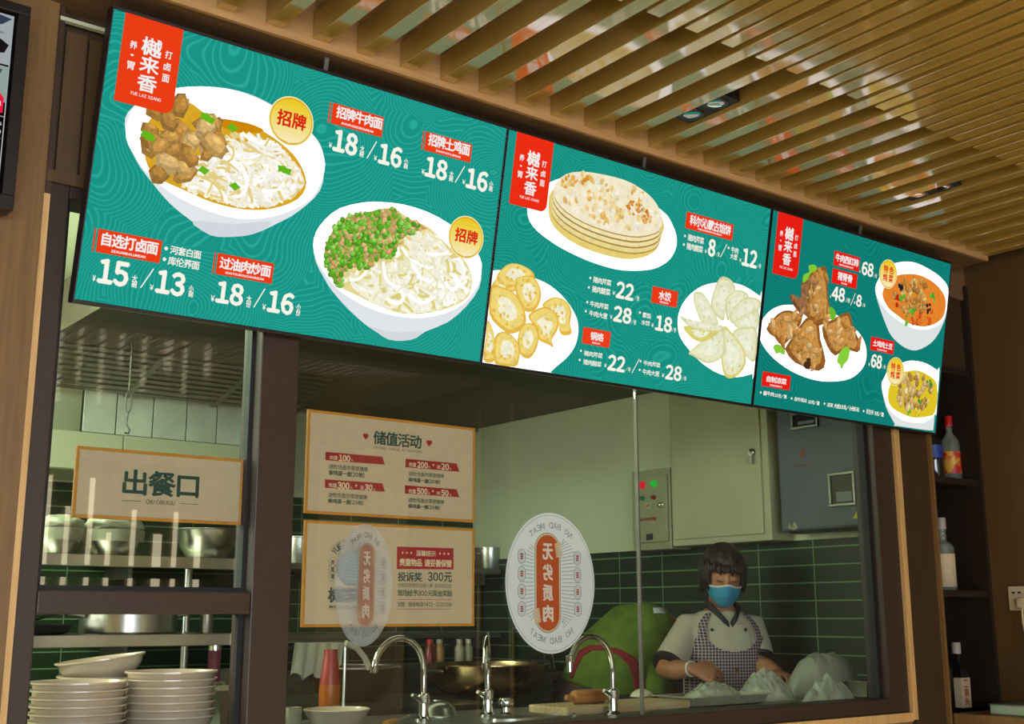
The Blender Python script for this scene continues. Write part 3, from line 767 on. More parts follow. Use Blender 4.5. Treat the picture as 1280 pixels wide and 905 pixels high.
a.poly([(130, 150), (130, 150), (215, 150), (400, 195), (520, 250), (620, 340), (690, 450), (708, 540), (690, 640), (640, 720), (560, 790), (520, 828), (520, 828), (300, 798), (62, 762), (62, 762)], (250, 251, 252), 1, 3)
bp = a.build('plate_picture', M_print, b2)
def dumpling(a, pts, c1, c2, c3, lv, rng, n=14, shift=(0, 0)):
    cx = sum(p[0] for p in pts) / len(pts); cy = sum(p[1] for p in pts) / len(pts)
    a.poly(pts, c1, lv, 3)
    a.poly([(cx + (x - cx) * .86 + shift[0], cy + (y - cy) * .86 + shift[1]) for x, y in pts], c2, lv + .3, 3)
    a.poly([(cx + (x - cx) * .5 + shift[0], cy + (y - cy) * .5 + shift[1]) for x, y in pts], c3, lv + .6, 3)
    a.chunks([(cx + (x - cx) * .8, cy + (y - cy) * .8) for x, y in pts], n, 0.006, [c1, c2, tuple(min(255, v * .95) for v in c2)], lv + .7, rng, False, 6)
D7 = [[(150, 215), (215, 180), (300, 200), (330, 260), (240, 300), (130, 280)],
      [(160, 200), (220, 120), (290, 103), (380, 140), (415, 195), (330, 250), (230, 260)], [(300, 200), (400, 190), (450, 260), (455, 340), (420, 410), (350, 420), (290, 300)],
      [(470, 370), (540, 328), (620, 350), (660, 420), (650, 500), (660, 570), (590, 575), (560, 470), (480, 400)], [(370, 450), (480, 390), (560, 440), (572, 530), (530, 610), (540, 660), (500, 640), (440, 610), (430, 540)],
      [(120, 260), (200, 260), (290, 310), (350, 420), (350, 520), (270, 570), (200, 545), (112, 440)], [(330, 520), (400, 500), (440, 570), (430, 660), (380, 735), (320, 710), (300, 610)],
      [(150, 590), (230, 560), (310, 640), (310, 740), (280, 790), (150, 772)], [(100, 480), (140, 560), (150, 680), (140, 758), (72, 745), (88, 600)]]
for i, p in enumerate(D7):
    a = Art(MENU, Z7); dumpling(a, p, (236, 190, 76), (247, 222, 124), (252, 246, 216), 2 + i * .9, rng, 16, (0, -8)); a.build('dumpling_picture', M_food2, bp)
a = Art(MENU, Z8)
a.poly([(640, 400), (645, 310), (690, 220), (770, 150), (860, 120), (960, 115), (1060, 140), (1158, 203), (1158, 203), (1110, 690), (1110, 690), (1010, 712), (900, 690), (800, 630), (720, 550), (660, 470)], (252, 253, 254), 1, 3)
bp = a.build('plate_picture', M_print, b2)
D8 = [[(750, 200), (800, 200), (850, 280), (880, 370), (800, 360), (760, 280)], [(905, 110), (960, 115), (990, 170), (940, 230), (930, 330), (880, 300), (860, 230)], [(950, 230), (1010, 175), (1070, 200), (1060, 240), (1000, 280), (960, 340)],
      [(985, 300), (1060, 225), (1140, 235), (1140, 290), (1050, 330), (990, 360)], [(1000, 370), (1080, 320), (1138, 305), (1128, 400), (1060, 410)], [(1000, 430), (1080, 410), (1124, 430), (1112, 590), (1060, 560), (1000, 500)],
      [(935, 420), (990, 470), (1040, 540), (1050, 620), (1000, 685), (940, 680), (920, 560)], [(900, 420), (920, 500), (910, 570), (830, 610), (750, 570), (730, 550), (810, 480)], [(690, 400), (760, 400), (880, 420), (820, 470), (770, 480), (720, 450)],
      [(670, 335), (730, 355), (890, 385), (890, 415), (740, 400)]]
for i, p in enumerate(D8):
    gx = sum(q[0] for q in p) / len(p); gy = sum(q[1] for q in p) / len(p); p = [(min(gx + (x - gx) * 1.2, 1172 - y * .085), gy + (y - gy) * 1.2) for x, y in p]
    a = Art(MENU, Z8); dumpling(a, p, (222, 222, 166) if i not in (8, 6) else (224, 214, 120), (238, 238, 204) if i != 8 else (224, 216, 120), (244, 246, 220), 2 + i * .7, rng, 8); a.build('dumpling_picture', M_food2, bp)
ZR, ZS, NQ, ND = '\u732a\u8089\u82b9\u83dc', '\u732a\u8089\u9178\u83dc', '\u725b\u8089\u82b9\u83dc', '\u725b\u8089\u5927\u8471'
plaque(b2, Z6, [(472, 270), (827, 365), (812, 487), (460, 393)], '\u79d1\u5c14\u6c81\u8499\u53e4\u9985\u997c', (493, 365), (807, 378), 'KEERQINMENGGUXIANBING', (555, 398), (737, 430), (240, 56, 24), False)
price(b2, Z6, [('.', (458, 452), 10), ('t', ZR, (478, 485), (603, 468), .02), ('.', (450, 517), 10), ('t', ZS, (468, 550), (595, 533), .02), ('t', '\u00a5', (606, 580), (622, 557)), ('t', '8', (631, 597), (691, 487), .05), ('t', '/\u5f20', (690, 602), (720, 577), .02),
               ('/', (725, 612), (775, 515)), ('.', (787, 542), 10), ('t', '\u725b\u8089', (805, 575), (862, 545), .02), ('t', '\u5927\u8471', (797, 622), (855, 595), .02), ('t', '\u00a5', (868, 645), (884, 622)), ('t', '12', (888, 667), (1005, 572), .05), ('t', '/\u5f20', (1003, 690), (1032, 665), .02)])
price(b2, Z8, [('.', (89, 88), 8), ('t', ZR, (105, 115), (222, 103), .02), ('.', (80, 147), 8), ('t', ZS, (98, 175), (216, 160), .02), ('t', '\u00a5', (228, 192), (245, 172)), ('t', '22', (250, 207), (365, 133), .05), ('t', '/\u4efd', (365, 227), (398, 203), .02)])
price(b2, Z8, [('.', (70, 240), 8), ('t', NQ, (85, 265), (205, 255), .02), ('.', (61, 297), 8), ('t', ND, (80, 325), (198, 313), .02), ('t', '\u00a5', (212, 343), (228, 323)), ('t', '28', (233, 356), (350, 285), .05), ('t', '/\u4efd', (345, 377), (378, 353), .02)])
plaque(b2, Z8, [(482, 138), (643, 175), (630, 275), (470, 240)], '\u6c34\u997a', (517, 222), (598, 182), 'SHUIJIAO', (525, 237), (580, 240), (240, 60, 26), False)
price(b2, Z8, [('.', (401, 305), 8), ('t', '\u7d20\u9985', (415, 335), (470, 312), .02), ('t', '\u6c34\u997a', (408, 380), (465, 360), .02), ('t', '\u00a5', (472, 395), (488, 375)), ('t', '18', (497, 412), (605, 342), .05), ('t', '/\u4efd', (600, 425), (630, 402), .02)])
plaque(b2, Z8, [(50, 395), (220, 428), (207, 530), (32, 495)], '\u9505\u70d9', (88, 475), (175, 440), 'GUOLAO', (100, 495), (150, 495), (240, 64, 30), False)
price(b2, Z8, [('.', (30, 546), 8), ('t', ZR, (48, 575), (167, 563), .02), ('.', (22, 603), 8), ('t', ZS, (43, 630), (160, 617), .02), ('t', '\u00a5', (175, 648), (192, 628)), ('t', '22', (197, 662), (310, 588), .05), ('t', '/\u4efd', (310, 672), (343, 650), .02), ('/', (350, 685), (397, 597)),
               ('.', (405, 611), 8), ('t', NQ, (422, 635), (530, 624), .02), ('.', (399, 666), 8), ('t', ND, (415, 692), (524, 677), .02), ('t', '\u00a5', (537, 710), (554, 690)), ('t', '28', (560, 720), (665, 650), .05), ('t', '/\u4efd', (665, 730), (693, 707), .02)])

# ---- screen 3: bones and two soups
b3 = board((966, 264), (1188, 336.5), 'teal menu screen showing stewed bones and soup bowls, rightmost of the three', (12, 124, 114), (24, 142, 130))  # darker teal than its neighbours: viewing-angle dimming put into the screen colour
flag(b3, px(Z9, (160, 35)), px(Z9, (315, 80)), px(Z9, (270, 437)), px(Z9, (118, 402)), RED2)
rng = random.Random(37)
a = Art(MENU)
a.poly([(949, 420), (950, 406), (957, 394), (968, 385), (985, 381), (1020, 384), (1050, 396), (1066, 408), (1078, 422), (1083, 438), (1081, 455), (1071, 468), (1057, 475), (1035, 477), (1014, 474), (989, 464), (968, 449), (955, 434)], (252, 252, 252), 1, 3)
bp = a.build('plate_picture', M_print, b3)
def meat(z, pts, lv, cols, n=12):
    a = Art(MENU, z); cx = sum(p[0] for p in pts) / len(pts); cy = sum(p[1] for p in pts) / len(pts)
    a.poly(pts, cols[0], lv, 2)
    a.poly([(cx + (x - cx) * .8, cy + (y - cy) * .82 - 5) for x, y in pts], cols[1], lv + .3, 2)
    a.chunks([(cx + (x - cx) * .95, cy + (y - cy) * .95) for x, y in pts], int(n * 1.4), 0.026, cols[1:], lv + .5, rng, True, 7, .42)
    a.build('meat_picture', M_food, bp)
BR = [(150, 96, 40), (208, 150, 76), (220, 166, 94), (190, 128, 58), (232, 188, 122)]
meat(Z9, [(225, 535), (300, 565), (300, 470), (350, 420), (390, 480), (360, 600), (300, 660)], 2, [(120, 78, 44), (160, 112, 70), (180, 130, 84), (140, 96, 56)], 8)
meat(Z9, [(355, 395), (430, 362), (458, 380), (468, 560), (480, 640), (440, 715), (340, 715), (345, 500)], 2.8, BR, 16)
meat(Z10, [(130, 100), (200, 10), (270, -10), (345, 30), (310, 110), (230, 200), (180, 150)], 3.6, BR, 12)
meat(Z10, [(460, 90), (530, 40), (620, 0), (645, 90), (690, 190), (670, 240), (600, 220), (540, 260), (490, 200)], 3.6, BR, 14)
meat(Z10, [(250, 200), (330, 80), (390, 20), (440, 60), (450, 160), (482, 290), (440, 350), (300, 300), (245, 230)], 4.6, BR, 18)
a = Art(MENU, Z10); a.poly([(350, 310), (375, 270), (400, 290), (385, 335), (360, 335)], (70, 46, 24), 6.5, 2); a.build('bone_hollow_picture', M_print, bp)
for z, col, pts in ((Z9, (130, 204, 50), [(345, 355), (385, 350), (398, 380), (360, 400), (340, 440), (310, 460), (315, 410), (350, 395)]), (Z9, (110, 190, 40), [(470, 620), (490, 610), (515, 650), (505, 685), (485, 685)]),
                    (Z10, (140, 210, 60), [(555, 260), (575, 225), (600, 205), (625, 220), (620, 260), (610, 290), (590, 310), (575, 343), (565, 310), (550, 300)]), (Z10, (140, 206, 60), [(170, 210), (185, 192), (210, 195), (240, 230), (235, 255), (205, 240), (190, 250)])):
    a = Art(MENU, z); a.poly(pts, col, 6.8, 2); a.build('lettuce_picture', M_print, bp)
a = Art(MENU)
a.poly([(1094, 362), (1097, 351), (1104, 339), (1113, 331), (1126, 327.5), (1140, 327.5), (1153, 332), (1168.7, 341), (1179, 350), (1185, 360), (1185, 375), (1182, 396), (1173, 417), (1162, 430), (1145, 438), (1130, 434), (1115, 421), (1107, 405), (1098, 380)], (226, 232, 232), 1, 3)
a.poly([(1094, 362), (1097, 351), (1104, 339), (1113, 331), (1126, 327.5), (1140, 327.5), (1153, 332), (1168.7, 341), (1179, 350), (1185, 360), (1185, 378), (1180, 398), (1168, 409), (1150, 412), (1130, 405), (1112, 392), (1099, 376)], (252, 252, 252), 1.4, 3)
bp = a.build('soup_bowl_picture', M_print, b3)
a = Art(MENU, Z11)
a.poly([(325, 530), (340, 450), (400, 380), (460, 335), (560, 320), (660, 328), (760, 370), (850, 440), (910, 530), (920, 620), (900, 715), (845, 775), (760, 810), (680, 815), (570, 785), (470, 715), (380, 640)], (236, 136, 46), 2, 3)
a.build('red_soup_picture', M_food2, bp)
a = Art(MENU, Z11)
a.chunks([(480, 420), (560, 360), (700, 390), (760, 480), (720, 650), (600, 700), (480, 640), (430, 540)], 90, 0.014, [(196, 138, 60), (214, 160, 84), (170, 116, 50), (226, 186, 110)], 3, rng)
a.chunks([(430, 500), (500, 560), (500, 620), (440, 610)], 6, 0.011, [(222, 60, 36), (200, 40, 24)], 6.2, rng)
a.chunks([(570, 760), (700, 700), (800, 680), (760, 790), (660, 800)], 12, 0.011, [(238, 110, 40), (226, 84, 30)], 6.2, rng)
a.chunks([(470, 440), (530, 430), (520, 480), (470, 480)], 3, 0.010, [(40, 36, 34)], 6.4, rng)
a.chunks([(720, 640), (750, 570), (790, 640), (750, 690)], 6, 0.010, [(40, 36, 40)], 6.4, rng)
a.chunks([(490, 530), (540, 530), (540, 580), (500, 570)], 4, 0.011, [(96, 180, 44)], 6.6, rng, False)
a.chunks([(520, 760), (560, 660), (620, 660), (570, 780)], 6, 0.012, [(84, 168, 40), (110, 190, 60)], 6.6, rng, False)
a.chunks([(760, 460), (800, 500), (820, 580), (780, 560)], 6, 0.010, [(84, 168, 40), (110, 190, 60)], 6.6, rng, False)
a.build('soup_filling_picture', M_food, bp)
a = Art(MENU, Z10)
a.poly([(815, 440), (830, 390), (860, 340), (940, 300), (1000, 288), (1080, 305), (1152, 350), (1152, 350), (1122, 700), (1122, 700), (1085, 700), (900, 674), (900, 674), (880, 640), (840, 560)], (228, 234, 232), 1, 3)
a.poly([(815, 440), (830, 390), (860, 340), (940, 300), (1000, 288), (1080, 305), (1152, 350), (1152, 350), (1135, 600), (1135, 600), (1080, 650), (1000, 655), (920, 630), (850, 560)], (252, 252, 252), 1.4, 3)
bp = a.build('soup_bowl_picture', M_print, b3)
a = Art(MENU, Z10)
a.poly([(852, 500), (870, 420), (930, 365), (1010, 345), (1080, 368), (1143, 430), (1133, 590), (1080, 620), (1000, 625), (930, 600), (870, 560)], (228, 200, 40), 2, 3)
a.build('yellow_soup_picture', M_print, bp)
a = Art(MENU, Z10)
a.chunks([(910, 420), (960, 370), (1080, 380), (1120, 450), (1100, 540), (1020, 580), (930, 560), (900, 500)], 60, 0.018, [(224, 188, 122), (206, 164, 96), (236, 208, 150), (178, 136, 70)], 3, rng)
a.chunks([(980, 590), (1020, 570), (1040, 610), (1000, 620)], 3, 0.014, [(240, 214, 60)], 6.2, rng)
a.chunks([(1080, 410), (1110, 410), (1110, 450), (1085, 445)], 3, 0.010, [(50, 150, 60)], 6.4, rng, False)
a.chunks([(1030, 510), (1060, 515), (1055, 545), (1035, 540)], 3, 0.009, [(60, 160, 60)], 6.4, rng, False)
a.chunks([(945, 590), (980, 580), (980, 610), (950, 610)], 3, 0.009, [(110, 180, 50)], 6.4, rng, False)
a.build('soup_filling_picture', M_food, bp)
badge(b3, Z11, (375, 322), (375, 184), TS); badge(b3, Z10, (895, 352), (895, 268), TS)
plaque(b3, Z9, [(508, 262), (663, 305), (655, 395), (500, 350)], '\u725b\u8089\u897f\u7ea2\u67ff', (512, 325), (656, 318), 'NIUROUXIHONGSHI', (535, 350), (622, 362), RED2, False)
plaque(b3, Z9, [(497, 370), (650, 410), (640, 500), (488, 458)], '\u732a\u810a\u9aa8', (525, 440), (618, 415), 'ZHUJIGU', (548, 460), (585, 458), RED2, False)
price(b3, Z9, [('t', '\u00a5', (660, 398), (668, 384)), ('t', '68', (673, 407), (748, 348), .05), ('t', '/\u4efd', (747, 427), (768, 407), .02)])
price(b3, Z9, [('t', '\u00a5', (478, 552), (487, 537)), ('t', '48', (489, 562), (572, 500), .05), ('t', '/\u5927\u4efd', (573, 578), (603, 556), .02), ('/', (605, 600), (635, 525)), ('t', '\u00a5', (625, 590), (636, 575)), ('t', '8', (640, 602), (675, 540), .05), ('t', '/\u5757', (675, 608), (695, 588), .02)])
plaque(b3, Z10, [(752, 142), (890, 178), (883, 255), (747, 222)], '\u571f\u9e21\u7096\u571f\u8c46', (762, 200), (880, 190), 'TUJIDUNTUDOU', (787, 222), (845, 228), RED2, False)
price(b3, Z10, [('t', '\u00a5', (735, 318), (746, 302)), ('t', '68', (750, 325), (818, 262), .05), ('t', '/\u4efd', (820, 335), (838, 316), .02)])
plaque(b3, Z10, [(110, 348), (277, 383), (268, 467), (103, 435)], '\u81ea\u5236\u51c9\u83dc', (132, 412), (252, 398), 'ZIZHILIANGCAI', (152, 432), (225, 435), RED2, False)
price(b3, Z10, [('.', (98, 477), 7), ('t', '\u9171\u725b\u8089', (112, 492), (178, 476), .02), ('t', '10\u5143/\u4e24', (180, 503), (252, 492), .04)])
price(b3, Z10, [('.', (281, 512), 7), ('t', '\u91d1\u9488\u83c7\u4e1d', (295, 525), (372, 514), .02), ('t', '10\u5143/\u76d8', (378, 542), (447, 530), .04)])
price(b3, Z10, [('.', (476, 543), 7), ('t', '\u51c9\u83dc', (490, 560), (527, 542), .02), ('t', '\u5927\u4efd10\u5143/\u5c0f\u4efd5\u5143', (532, 568), (682, 566), .04)])
price(b3, Z10, [('.', (708, 587), 7), ('t', '\u82b1\u751f\u7c73', (722, 602), (768, 582), .02), ('t', '5\u5143/\u76d8', (772, 612), (828, 596), .04)])

# ================================================================== signs and stickers on the window
SY = 2.7555
SIGN = Plane((0, SY, H), (1, 0, 0), (0, 0, 1))
INK = (24, 66, 56); MAROON = (160, 24, 34); PAPER = (206, 184, 156); GOLD = (206, 138, 40)
def sign(name, label, bl, trr, border, ink=PAPER):
    x0, z0 = SIGN.loc(bl); x1, z1 = SIGN.loc(trr)
    t = thing(name, label, 'sign', ((x0 + x1) / 2, SY, H + z0), 0)
    boxo('panel', pmat('sign panel', ink, 0.6, noise=0.03, nscale=80), x0 + .002, x1 - .002, SY, SY + 0.007, H + z0 + .002, H + z1 - .002, t)
    bm = B(); y0, y1 = SY - 0.0025, SY + 0.008
    box(bm, x0, x1, y0, y1, H + z0, H + z0 + border, .0008); box(bm, x0, x1, y0, y1, H + z1 - border, H + z1, .0008)
    box(bm, x0, x0 + border, y0, y1, H + z0 + border, H + z1 - border, .0008); box(bm, x1 - border, x1, y0, y1, H + z0 + border, H + z1 - border, .0008)
    obj('border', bm, M_gold, t)
    return t, (x0, x1, z0, z1)
M_gold = pmat('gold sign border', GOLD, 0.45, 0.0, noise=0.1, nscale=40)
ZS_ = (80, 550, 5.333); ZP1 = (370, 510, 5.333); ZP2 = (370, 640, 5.325)
t, _ = sign('window_sign', 'wide serving hatch sign in the small left window pane, three large characters', px(ZS_, (50, 515)), px(ZS_, (1197, 130)), 0.0075)
a = Art(SIGN, ZS_); a.text('\u51fa\u9910\u53e3', (390, 358), (900, 232), INK, 2, .03); a.build('large_lettering', M_ink, t)
a = Art(SIGN, ZS_); a.text('CHU CAN KOU', (545, 425), (738, 408), INK, 2, .02); a.line((387, 404), (510, 408), .0013, INK, 2); a.line((775, 423), (890, 430), .0013, INK, 2); a.build('small_lettering', M_ink, t)

t, _ = sign('window_poster', 'stored value poster with four red ribbons, upper one in the large window', px(ZP1, (57, 700)), px(ZP1, (1192, 135)), 0.007)
a = Art(SIGN, ZP1); a.text('\u50a8\u503c\u6d3b\u52a8', (515, 240), (835, 185), INK, 2, .03); a.text('STORED-VALUE ACTIVITIES', (515, 270), (838, 287), INK, 2, .02); a.build('title', M_ink, t)
for c in ((464, 190), (887, 235)):
    a = Art(SIGN, ZP1); a.text('\u2665', (c[0] - 17, c[1] + 16), (c[0] + 17, c[1] - 16), MAROON, 2, 0.06); a.build('heart', M_ink, t)
CR = (232, 214, 180)
def ribbon(q, items, l1, l2):
    a = Art(SIGN, ZP1); a.poly(q, MAROON, 2); r = a.build('red_ribbon', M_ink, t)
    a = Art(SIGN, ZP1)
    for it in items: a.text(it[0], it[1], it[2], CR, 3, it[3] if len(it) > 3 else .015)
    a.build('ribbon_lettering', M_ink, r)
    a = Art(SIGN, ZP1)
    a.text('\u9001\u7267\u573a\u76f4\u4f9b\u8349\u539f\u5065\u679c', *l1, INK, 2, .01); a.text('\u67f4\u9e21\u86cb\u4e00\u76d2(20\u679a)', *l2, INK, 2, .03); a.build('offer_lettering', M_ink, t)
CZ = '\u5145\u503c'
ribbon([(197, 292), (575, 325), (592, 378), (195, 348)], [(CZ, (222, 342), (276, 320)), ('100', (286, 352), (360, 318), .05), ('\u5143', (365, 354), (380, 342))], ((218, 405), (480, 395)), ((218, 447), (455, 432)))
ribbon([(730, 338), (1070, 370), (1088, 425), (728, 395)], [(CZ, (750, 390), (800, 365)), ('200', (808, 397), (877, 364), .05), ('\u5143', (880, 400), (893, 388)), ('\u25bc', (908, 390), (922, 376)), ('\u9001', (937, 403), (962, 380)), ('20', (968, 409), (1018, 375), .05), ('\u5143', (1022, 412), (1035, 400))], ((750, 450), (988, 442)), ((750, 492), (960, 480)))
ribbon([(192, 475), (575, 502), (592, 558), (192, 532)], [(CZ, (215, 528), (272, 502)), ('300', (277, 537), (355, 499), .05), ('\u5143', (360, 538), (374, 526)), ('\u25bc', (392, 528), (408, 512)), ('\u9001', (427, 543), (450, 518)), ('30', (458, 547), (508, 512), .05), ('\u5143', (514, 550), (528, 538))], ((213, 594), (475, 580)), ((213, 634), (450, 618)))
ribbon([(725, 515), (1070, 542), (1088, 595), (725, 570)], [(CZ, (748, 568), (798, 542)), ('500', (806, 573), (875, 539), .05), ('\u5143', (879, 575), (892, 563)), ('\u25bc', (905, 564), (919, 550)), ('\u9001', (935, 577), (960, 557)), ('50', (968, 583), (1015, 550), .05), ('\u5143', (1020, 586), (1034, 574))], ((748, 627), (988, 614)), ((748, 667), (958, 652)))

t, _ = sign('window_poster', 'notice poster with round brand emblem and red box, below the stored value poster', px(ZP2, (35, 767)), px(ZP2, (1187, 113)), 0.007)
TEAL2 = (40, 74, 74)
a = Art(SIGN, ZP2)
c = a.L((375, 400)); R = a.L((375, 205))[1] - c[1]
for i, ch in enumerate('YUE LAI XIANG'):
    if ch == ' ': continue
    th = radians(90 + 47 - i * 94 / 12); rr = R
    w = .0125; p = (c[0] + rr * cos(th) * 1.0, c[1] + rr * sin(th))
    a.fit(ch, (p[0] - w * .36 * (0.5 if ch == 'I' else 1), p[1] - w * .6), (p[0] + w * .36 * (0.5 if ch == 'I' else 1), p[1] + w * .6), TEAL2, 2, .05, False, th - pi / 2)
for dr in (-.011, .011):
    a.ribbon([(c[0] + (R + dr) * cos(radians(138 - k * 4)), c[1] + (R + dr) * sin(radians(138 - k * 4))) for k in range(25)], .0009, TEAL2, 2)
a.build('arched_lettering', M_ink, t)
a = Art(SIGN, ZP2); c = a.L((378, 372)); r = 0.0475
for k, (q, col) in enumerate(((1, TEAL2), (.93, PAPER), (.88, TEAL2), (.84, (150, 168, 172)))):
    a.raw([(c[0] + r * q * cos(i * pi / 20), c[1] + r * q * sin(i * pi / 20)) for i in range(40)], col, 2 + k * .5)
for k in range(14):
    y = -.78 + k * .12; xm = math.sqrt(max(0, .68 - y * y))
    a.ribbon([(c[0] + r * x / 6 * xm, c[1] + r * (y + .05 * sin(x * 1.3 + k))) for x in range(-6, 7)], .0008, (70, 94, 104), 5)
a.build('round_emblem', M_ink, t)
for x in (243, 505):
    a = Art(SIGN, ZP2)
    for k, ch in enumerate('\u6253\u5364\u9762' if x > 300 else '\u517b\u6696\u80c3'):
        yy = (335, 382, 430)[k] + (12 if x > 300 else 0); p = a.L((x, yy))
        a.ribbon([(p[0] + .0115 * cos(i * pi / 10), p[1] + .0125 * sin(i * pi / 10)) for i in range(21)], .0009, TEAL2, 2)
        a.fit(ch, (p[0] - .005, p[1] - .006), (p[0] + .005, p[1] + .006), TEAL2, 2, .03)
    a.build('emblem_capsule', M_ink, t)
a = Art(SIGN, ZP2); a.text('\u6a3e\u6765\u9999', (212, 602), (527, 508), TEAL2, 2, .03); a.build('brand_lettering', M_ink, t)
a = Art(SIGN, ZP2); a.text('\u805a\u597d\u98df\u6750 \u5403\u5f97\u66f4\u5065\u5eb7', (218, 640), (520, 624), TEAL2, 2, .03); a.line((218, 648), (520, 648), .0008, TEAL2, 2); a.build('small_lettering', M_ink, t)
a = Art(SIGN, ZP2); a.poly([(672, 230), (1048, 242), (1048, 382), (670, 380)], (166, 20, 32), 2); r_ = a.build('red_box', M_ink, t)
a = Art(SIGN, ZP2)
for x in (708, 737, 766, 957, 985, 1013): a.disc((x, 271 + (x - 708) * .025), (x, 264 + (x - 708) * .025), CR, 3, 10)
a.text('\u6e29\u99a8\u63d0\u793a', (797, 292), (930, 260), CR, 3, .015); a.text('\u8d35\u91cd\u7269\u54c1 \u8bf7\u59a5\u5584\u4fdd\u7ba1', (688, 358), (1035, 320), CR, 3, .025); a.build('box_lettering', M_ink, r_)
a = Art(SIGN, ZP2); a.text('\u6295\u8bc9\u5956', (677, 460), (838, 404), INK, 2, .03); a.text('300\u5143', (877, 463), (1037, 404), INK, 2, .03); a.build('reward_lettering', M_ink, t)
a = Art(SIGN, ZP2); a.text('\u4ed8\u6b3e\u540e\u6536\u94f6\u5458\u6ca1\u7ed9\u5c0f\u7968 \u6295\u8bc9\u6838\u5b9e\u540e', (677, 501), (1035, 478), INK, 2, .0); a.text('\u73b0\u573a\u7ed9\u4e88300\u5143\u73b0\u91d1\u5956\u52b1', (675, 559), (1037, 522), INK, 2, .02); a.build('terms_lettering', M_ink, t)
a = Art(SIGN, ZP2); a.text('\u52a0\u76df/\u6295\u8bc9\u7535\u8bdd:0471-2525358', (675, 629), (1035, 601), INK, 2, .015)
a.line((675, 582), (1037, 582), .0012, MAROON, 2); a.line((675, 646), (1037, 646), .0012, MAROON, 2); a.build('telephone_lettering', M_ink, t)

def sticker(label, Y, c, rx, rz, cap, mat, mirror, words, chars, pills):
    """translucent oval window sticker: rays, rim line, orange capsule, arched lettering"""
    pl = Plane((c[0], Y, c[1]), (1, 0, 0), (0, 0, 1))
    t = thing('window_sticker', label, 'sticker', (c[0], Y, c[1]))
    a = Art(pl); WB = (240, 247, 254); GR = (120, 140, 142)
    n = 64
    a.raw([(rx * cos(2 * pi * k / n), rz * sin(2 * pi * k / n)) for k in range(n)], WB, 0)
    a.build('oval_film', mat, t)
    a = Art(pl)
    a.ribbon([(rx * .965 * cos(2 * pi * k / n), rz * .965 * sin(2 * pi * k / n)) for k in range(n + 1)], .0012, GR, 1)
    cx, cw, ch = cap
    for k in range(72):
        th = 2 * pi * k / 72; y0 = max(-ch * .8, min(ch * .8, rz * .62 * sin(th)))
        p = (cx + math.copysign(cw * 1.25, cos(th)), y0); q = (rx * .70 * cos(th), rz * .70 * sin(th))
        if abs(q[0] - cx) > cw * 1.3: a.ribbon([p, q], .0016, (136, 154, 156), 1)
    a.build('rim_and_rays', mat, t)
    def capsule(a, w, h, col, lv, ox=0, oy=0):
        pts = [(ox + w * cos(k * pi / 16), oy + h - w + w * sin(k * pi / 16)) for k in range(17)] + [(ox - w * cos(k * pi / 16), oy - h + w - w * sin(k * pi / 16)) for k in range(17)]
        a.raw(pts, col, lv)
    a = Art(pl); capsule(a, cw * 1.16, ch * 1.05, (140, 140, 110), 1.5, cx); capsule(a, cw * 1.12, ch * 1.035, (226, 214, 186), 2, cx); capsule(a, cw, ch, (206, 92, 36), 3, cx)
    for s_ in (1, -1):
        for k in range(6):
            x = cx + s_ * cw * (.62 + .03 * k); y = s_ * ch * (.80 - .05 * k)
            a.raw([(x, y - .003), (x + s_ * cw * .55, y - .003 + s_ * .006), (x + s_ * cw * .55, y + .004 + s_ * .006), (x, y + .003)], (226, 214, 186), 3.5)
    cp = a.build('orange_capsule', mat, t)
    a = Art(pl); m = len(chars); hh = ch * 1.72 / m
    for k, chh in enumerate(chars):
        y = ch * .86 - hh * (k + .5)
        a.fit(chh, (cx - cw * .42, y - hh * .38), (cx + cw * .42, y + hh * .38), (240, 238, 228), 4, .04, mirror)
    a.build('capsule_lettering', mat, cp)
    a = Art(pl)
    for top in (1, -1):
        a = Art(pl); w_ = words[0] if top > 0 else words[1]; N = len(w_)
        for k, chh in enumerate(w_):
            if chh == ' ': continue
            u = (k - (N - 1) / 2) / (N - 1) * 1.15
            if mirror: u = -u
            th = pi / 2 - u if top > 0 else -pi / 2 + u
            x, y = rx * .80 * cos(th), rz * .82 * sin(th); an = math.atan2(rz * sin(th), rx * cos(th)) - (pi / 2 if top > 0 else -pi / 2)
            a.fit(chh, (x - rx * .04, y - rz * .042), (x + rx * .04, y + rz * .042), (146, 164, 162), 2, .02, mirror, an * .8)
        a.build('arched_lettering', mat, t)
    for sx in pills:
        for k in range(4):
            oy = rz * (.36 - .245 * k); a = Art(pl)
            capsule(a, rx * .085, rz * .105, (150, 166, 168), 2, sx * rx, oy); capsule(a, rx * .072, rz * .096, (222, 230, 236), 2.5, sx * rx, oy)
            for j, (dy) in enumerate((.03, .0, -.03)):
                a.raw([(sx * rx - rx * .03, oy + dy * rz - .0022), (sx * rx + rx * .03, oy + dy * rz - .0022), (sx * rx + rx * .03, oy + dy * rz + .0022), (sx * rx - rx * .03, oy + dy * rz + .0022)], (176, 70, 56), 3)
            a.build('small_pill', mat, t)
ZK = (610, 630, 4.76)
L_ = lambda p: onY(*px(ZK, p), 2.7435)
cL, cR, cT, cB = L_((103, 440)), L_((633, 450)), L_((375, 53)), L_((360, 892))
capx = (L_((355, 470)).x) - (cL.x + cR.x) / 2
sticker('oval no bad meat sticker with orange capsule, right one in the large window', 2.7435, ((cL.x + cR.x) / 2, (cT.z + cB.z) / 2), (cR.x - cL.x) / 2, (cT.z - cB.z) / 2,
        (capx, .0425, .137), M_film, True, ('NO BAD MEAT', 'NO BAD MEAT'), '\u65e0\u52a3\u8d28\u8089', (-.65, .60))
cL, cR, cT, cB = onY(418, 733, 2.7435), onY(491, 733, 2.7435), onY(456, 655, 2.7435), onY(455, 808, 2.7435)
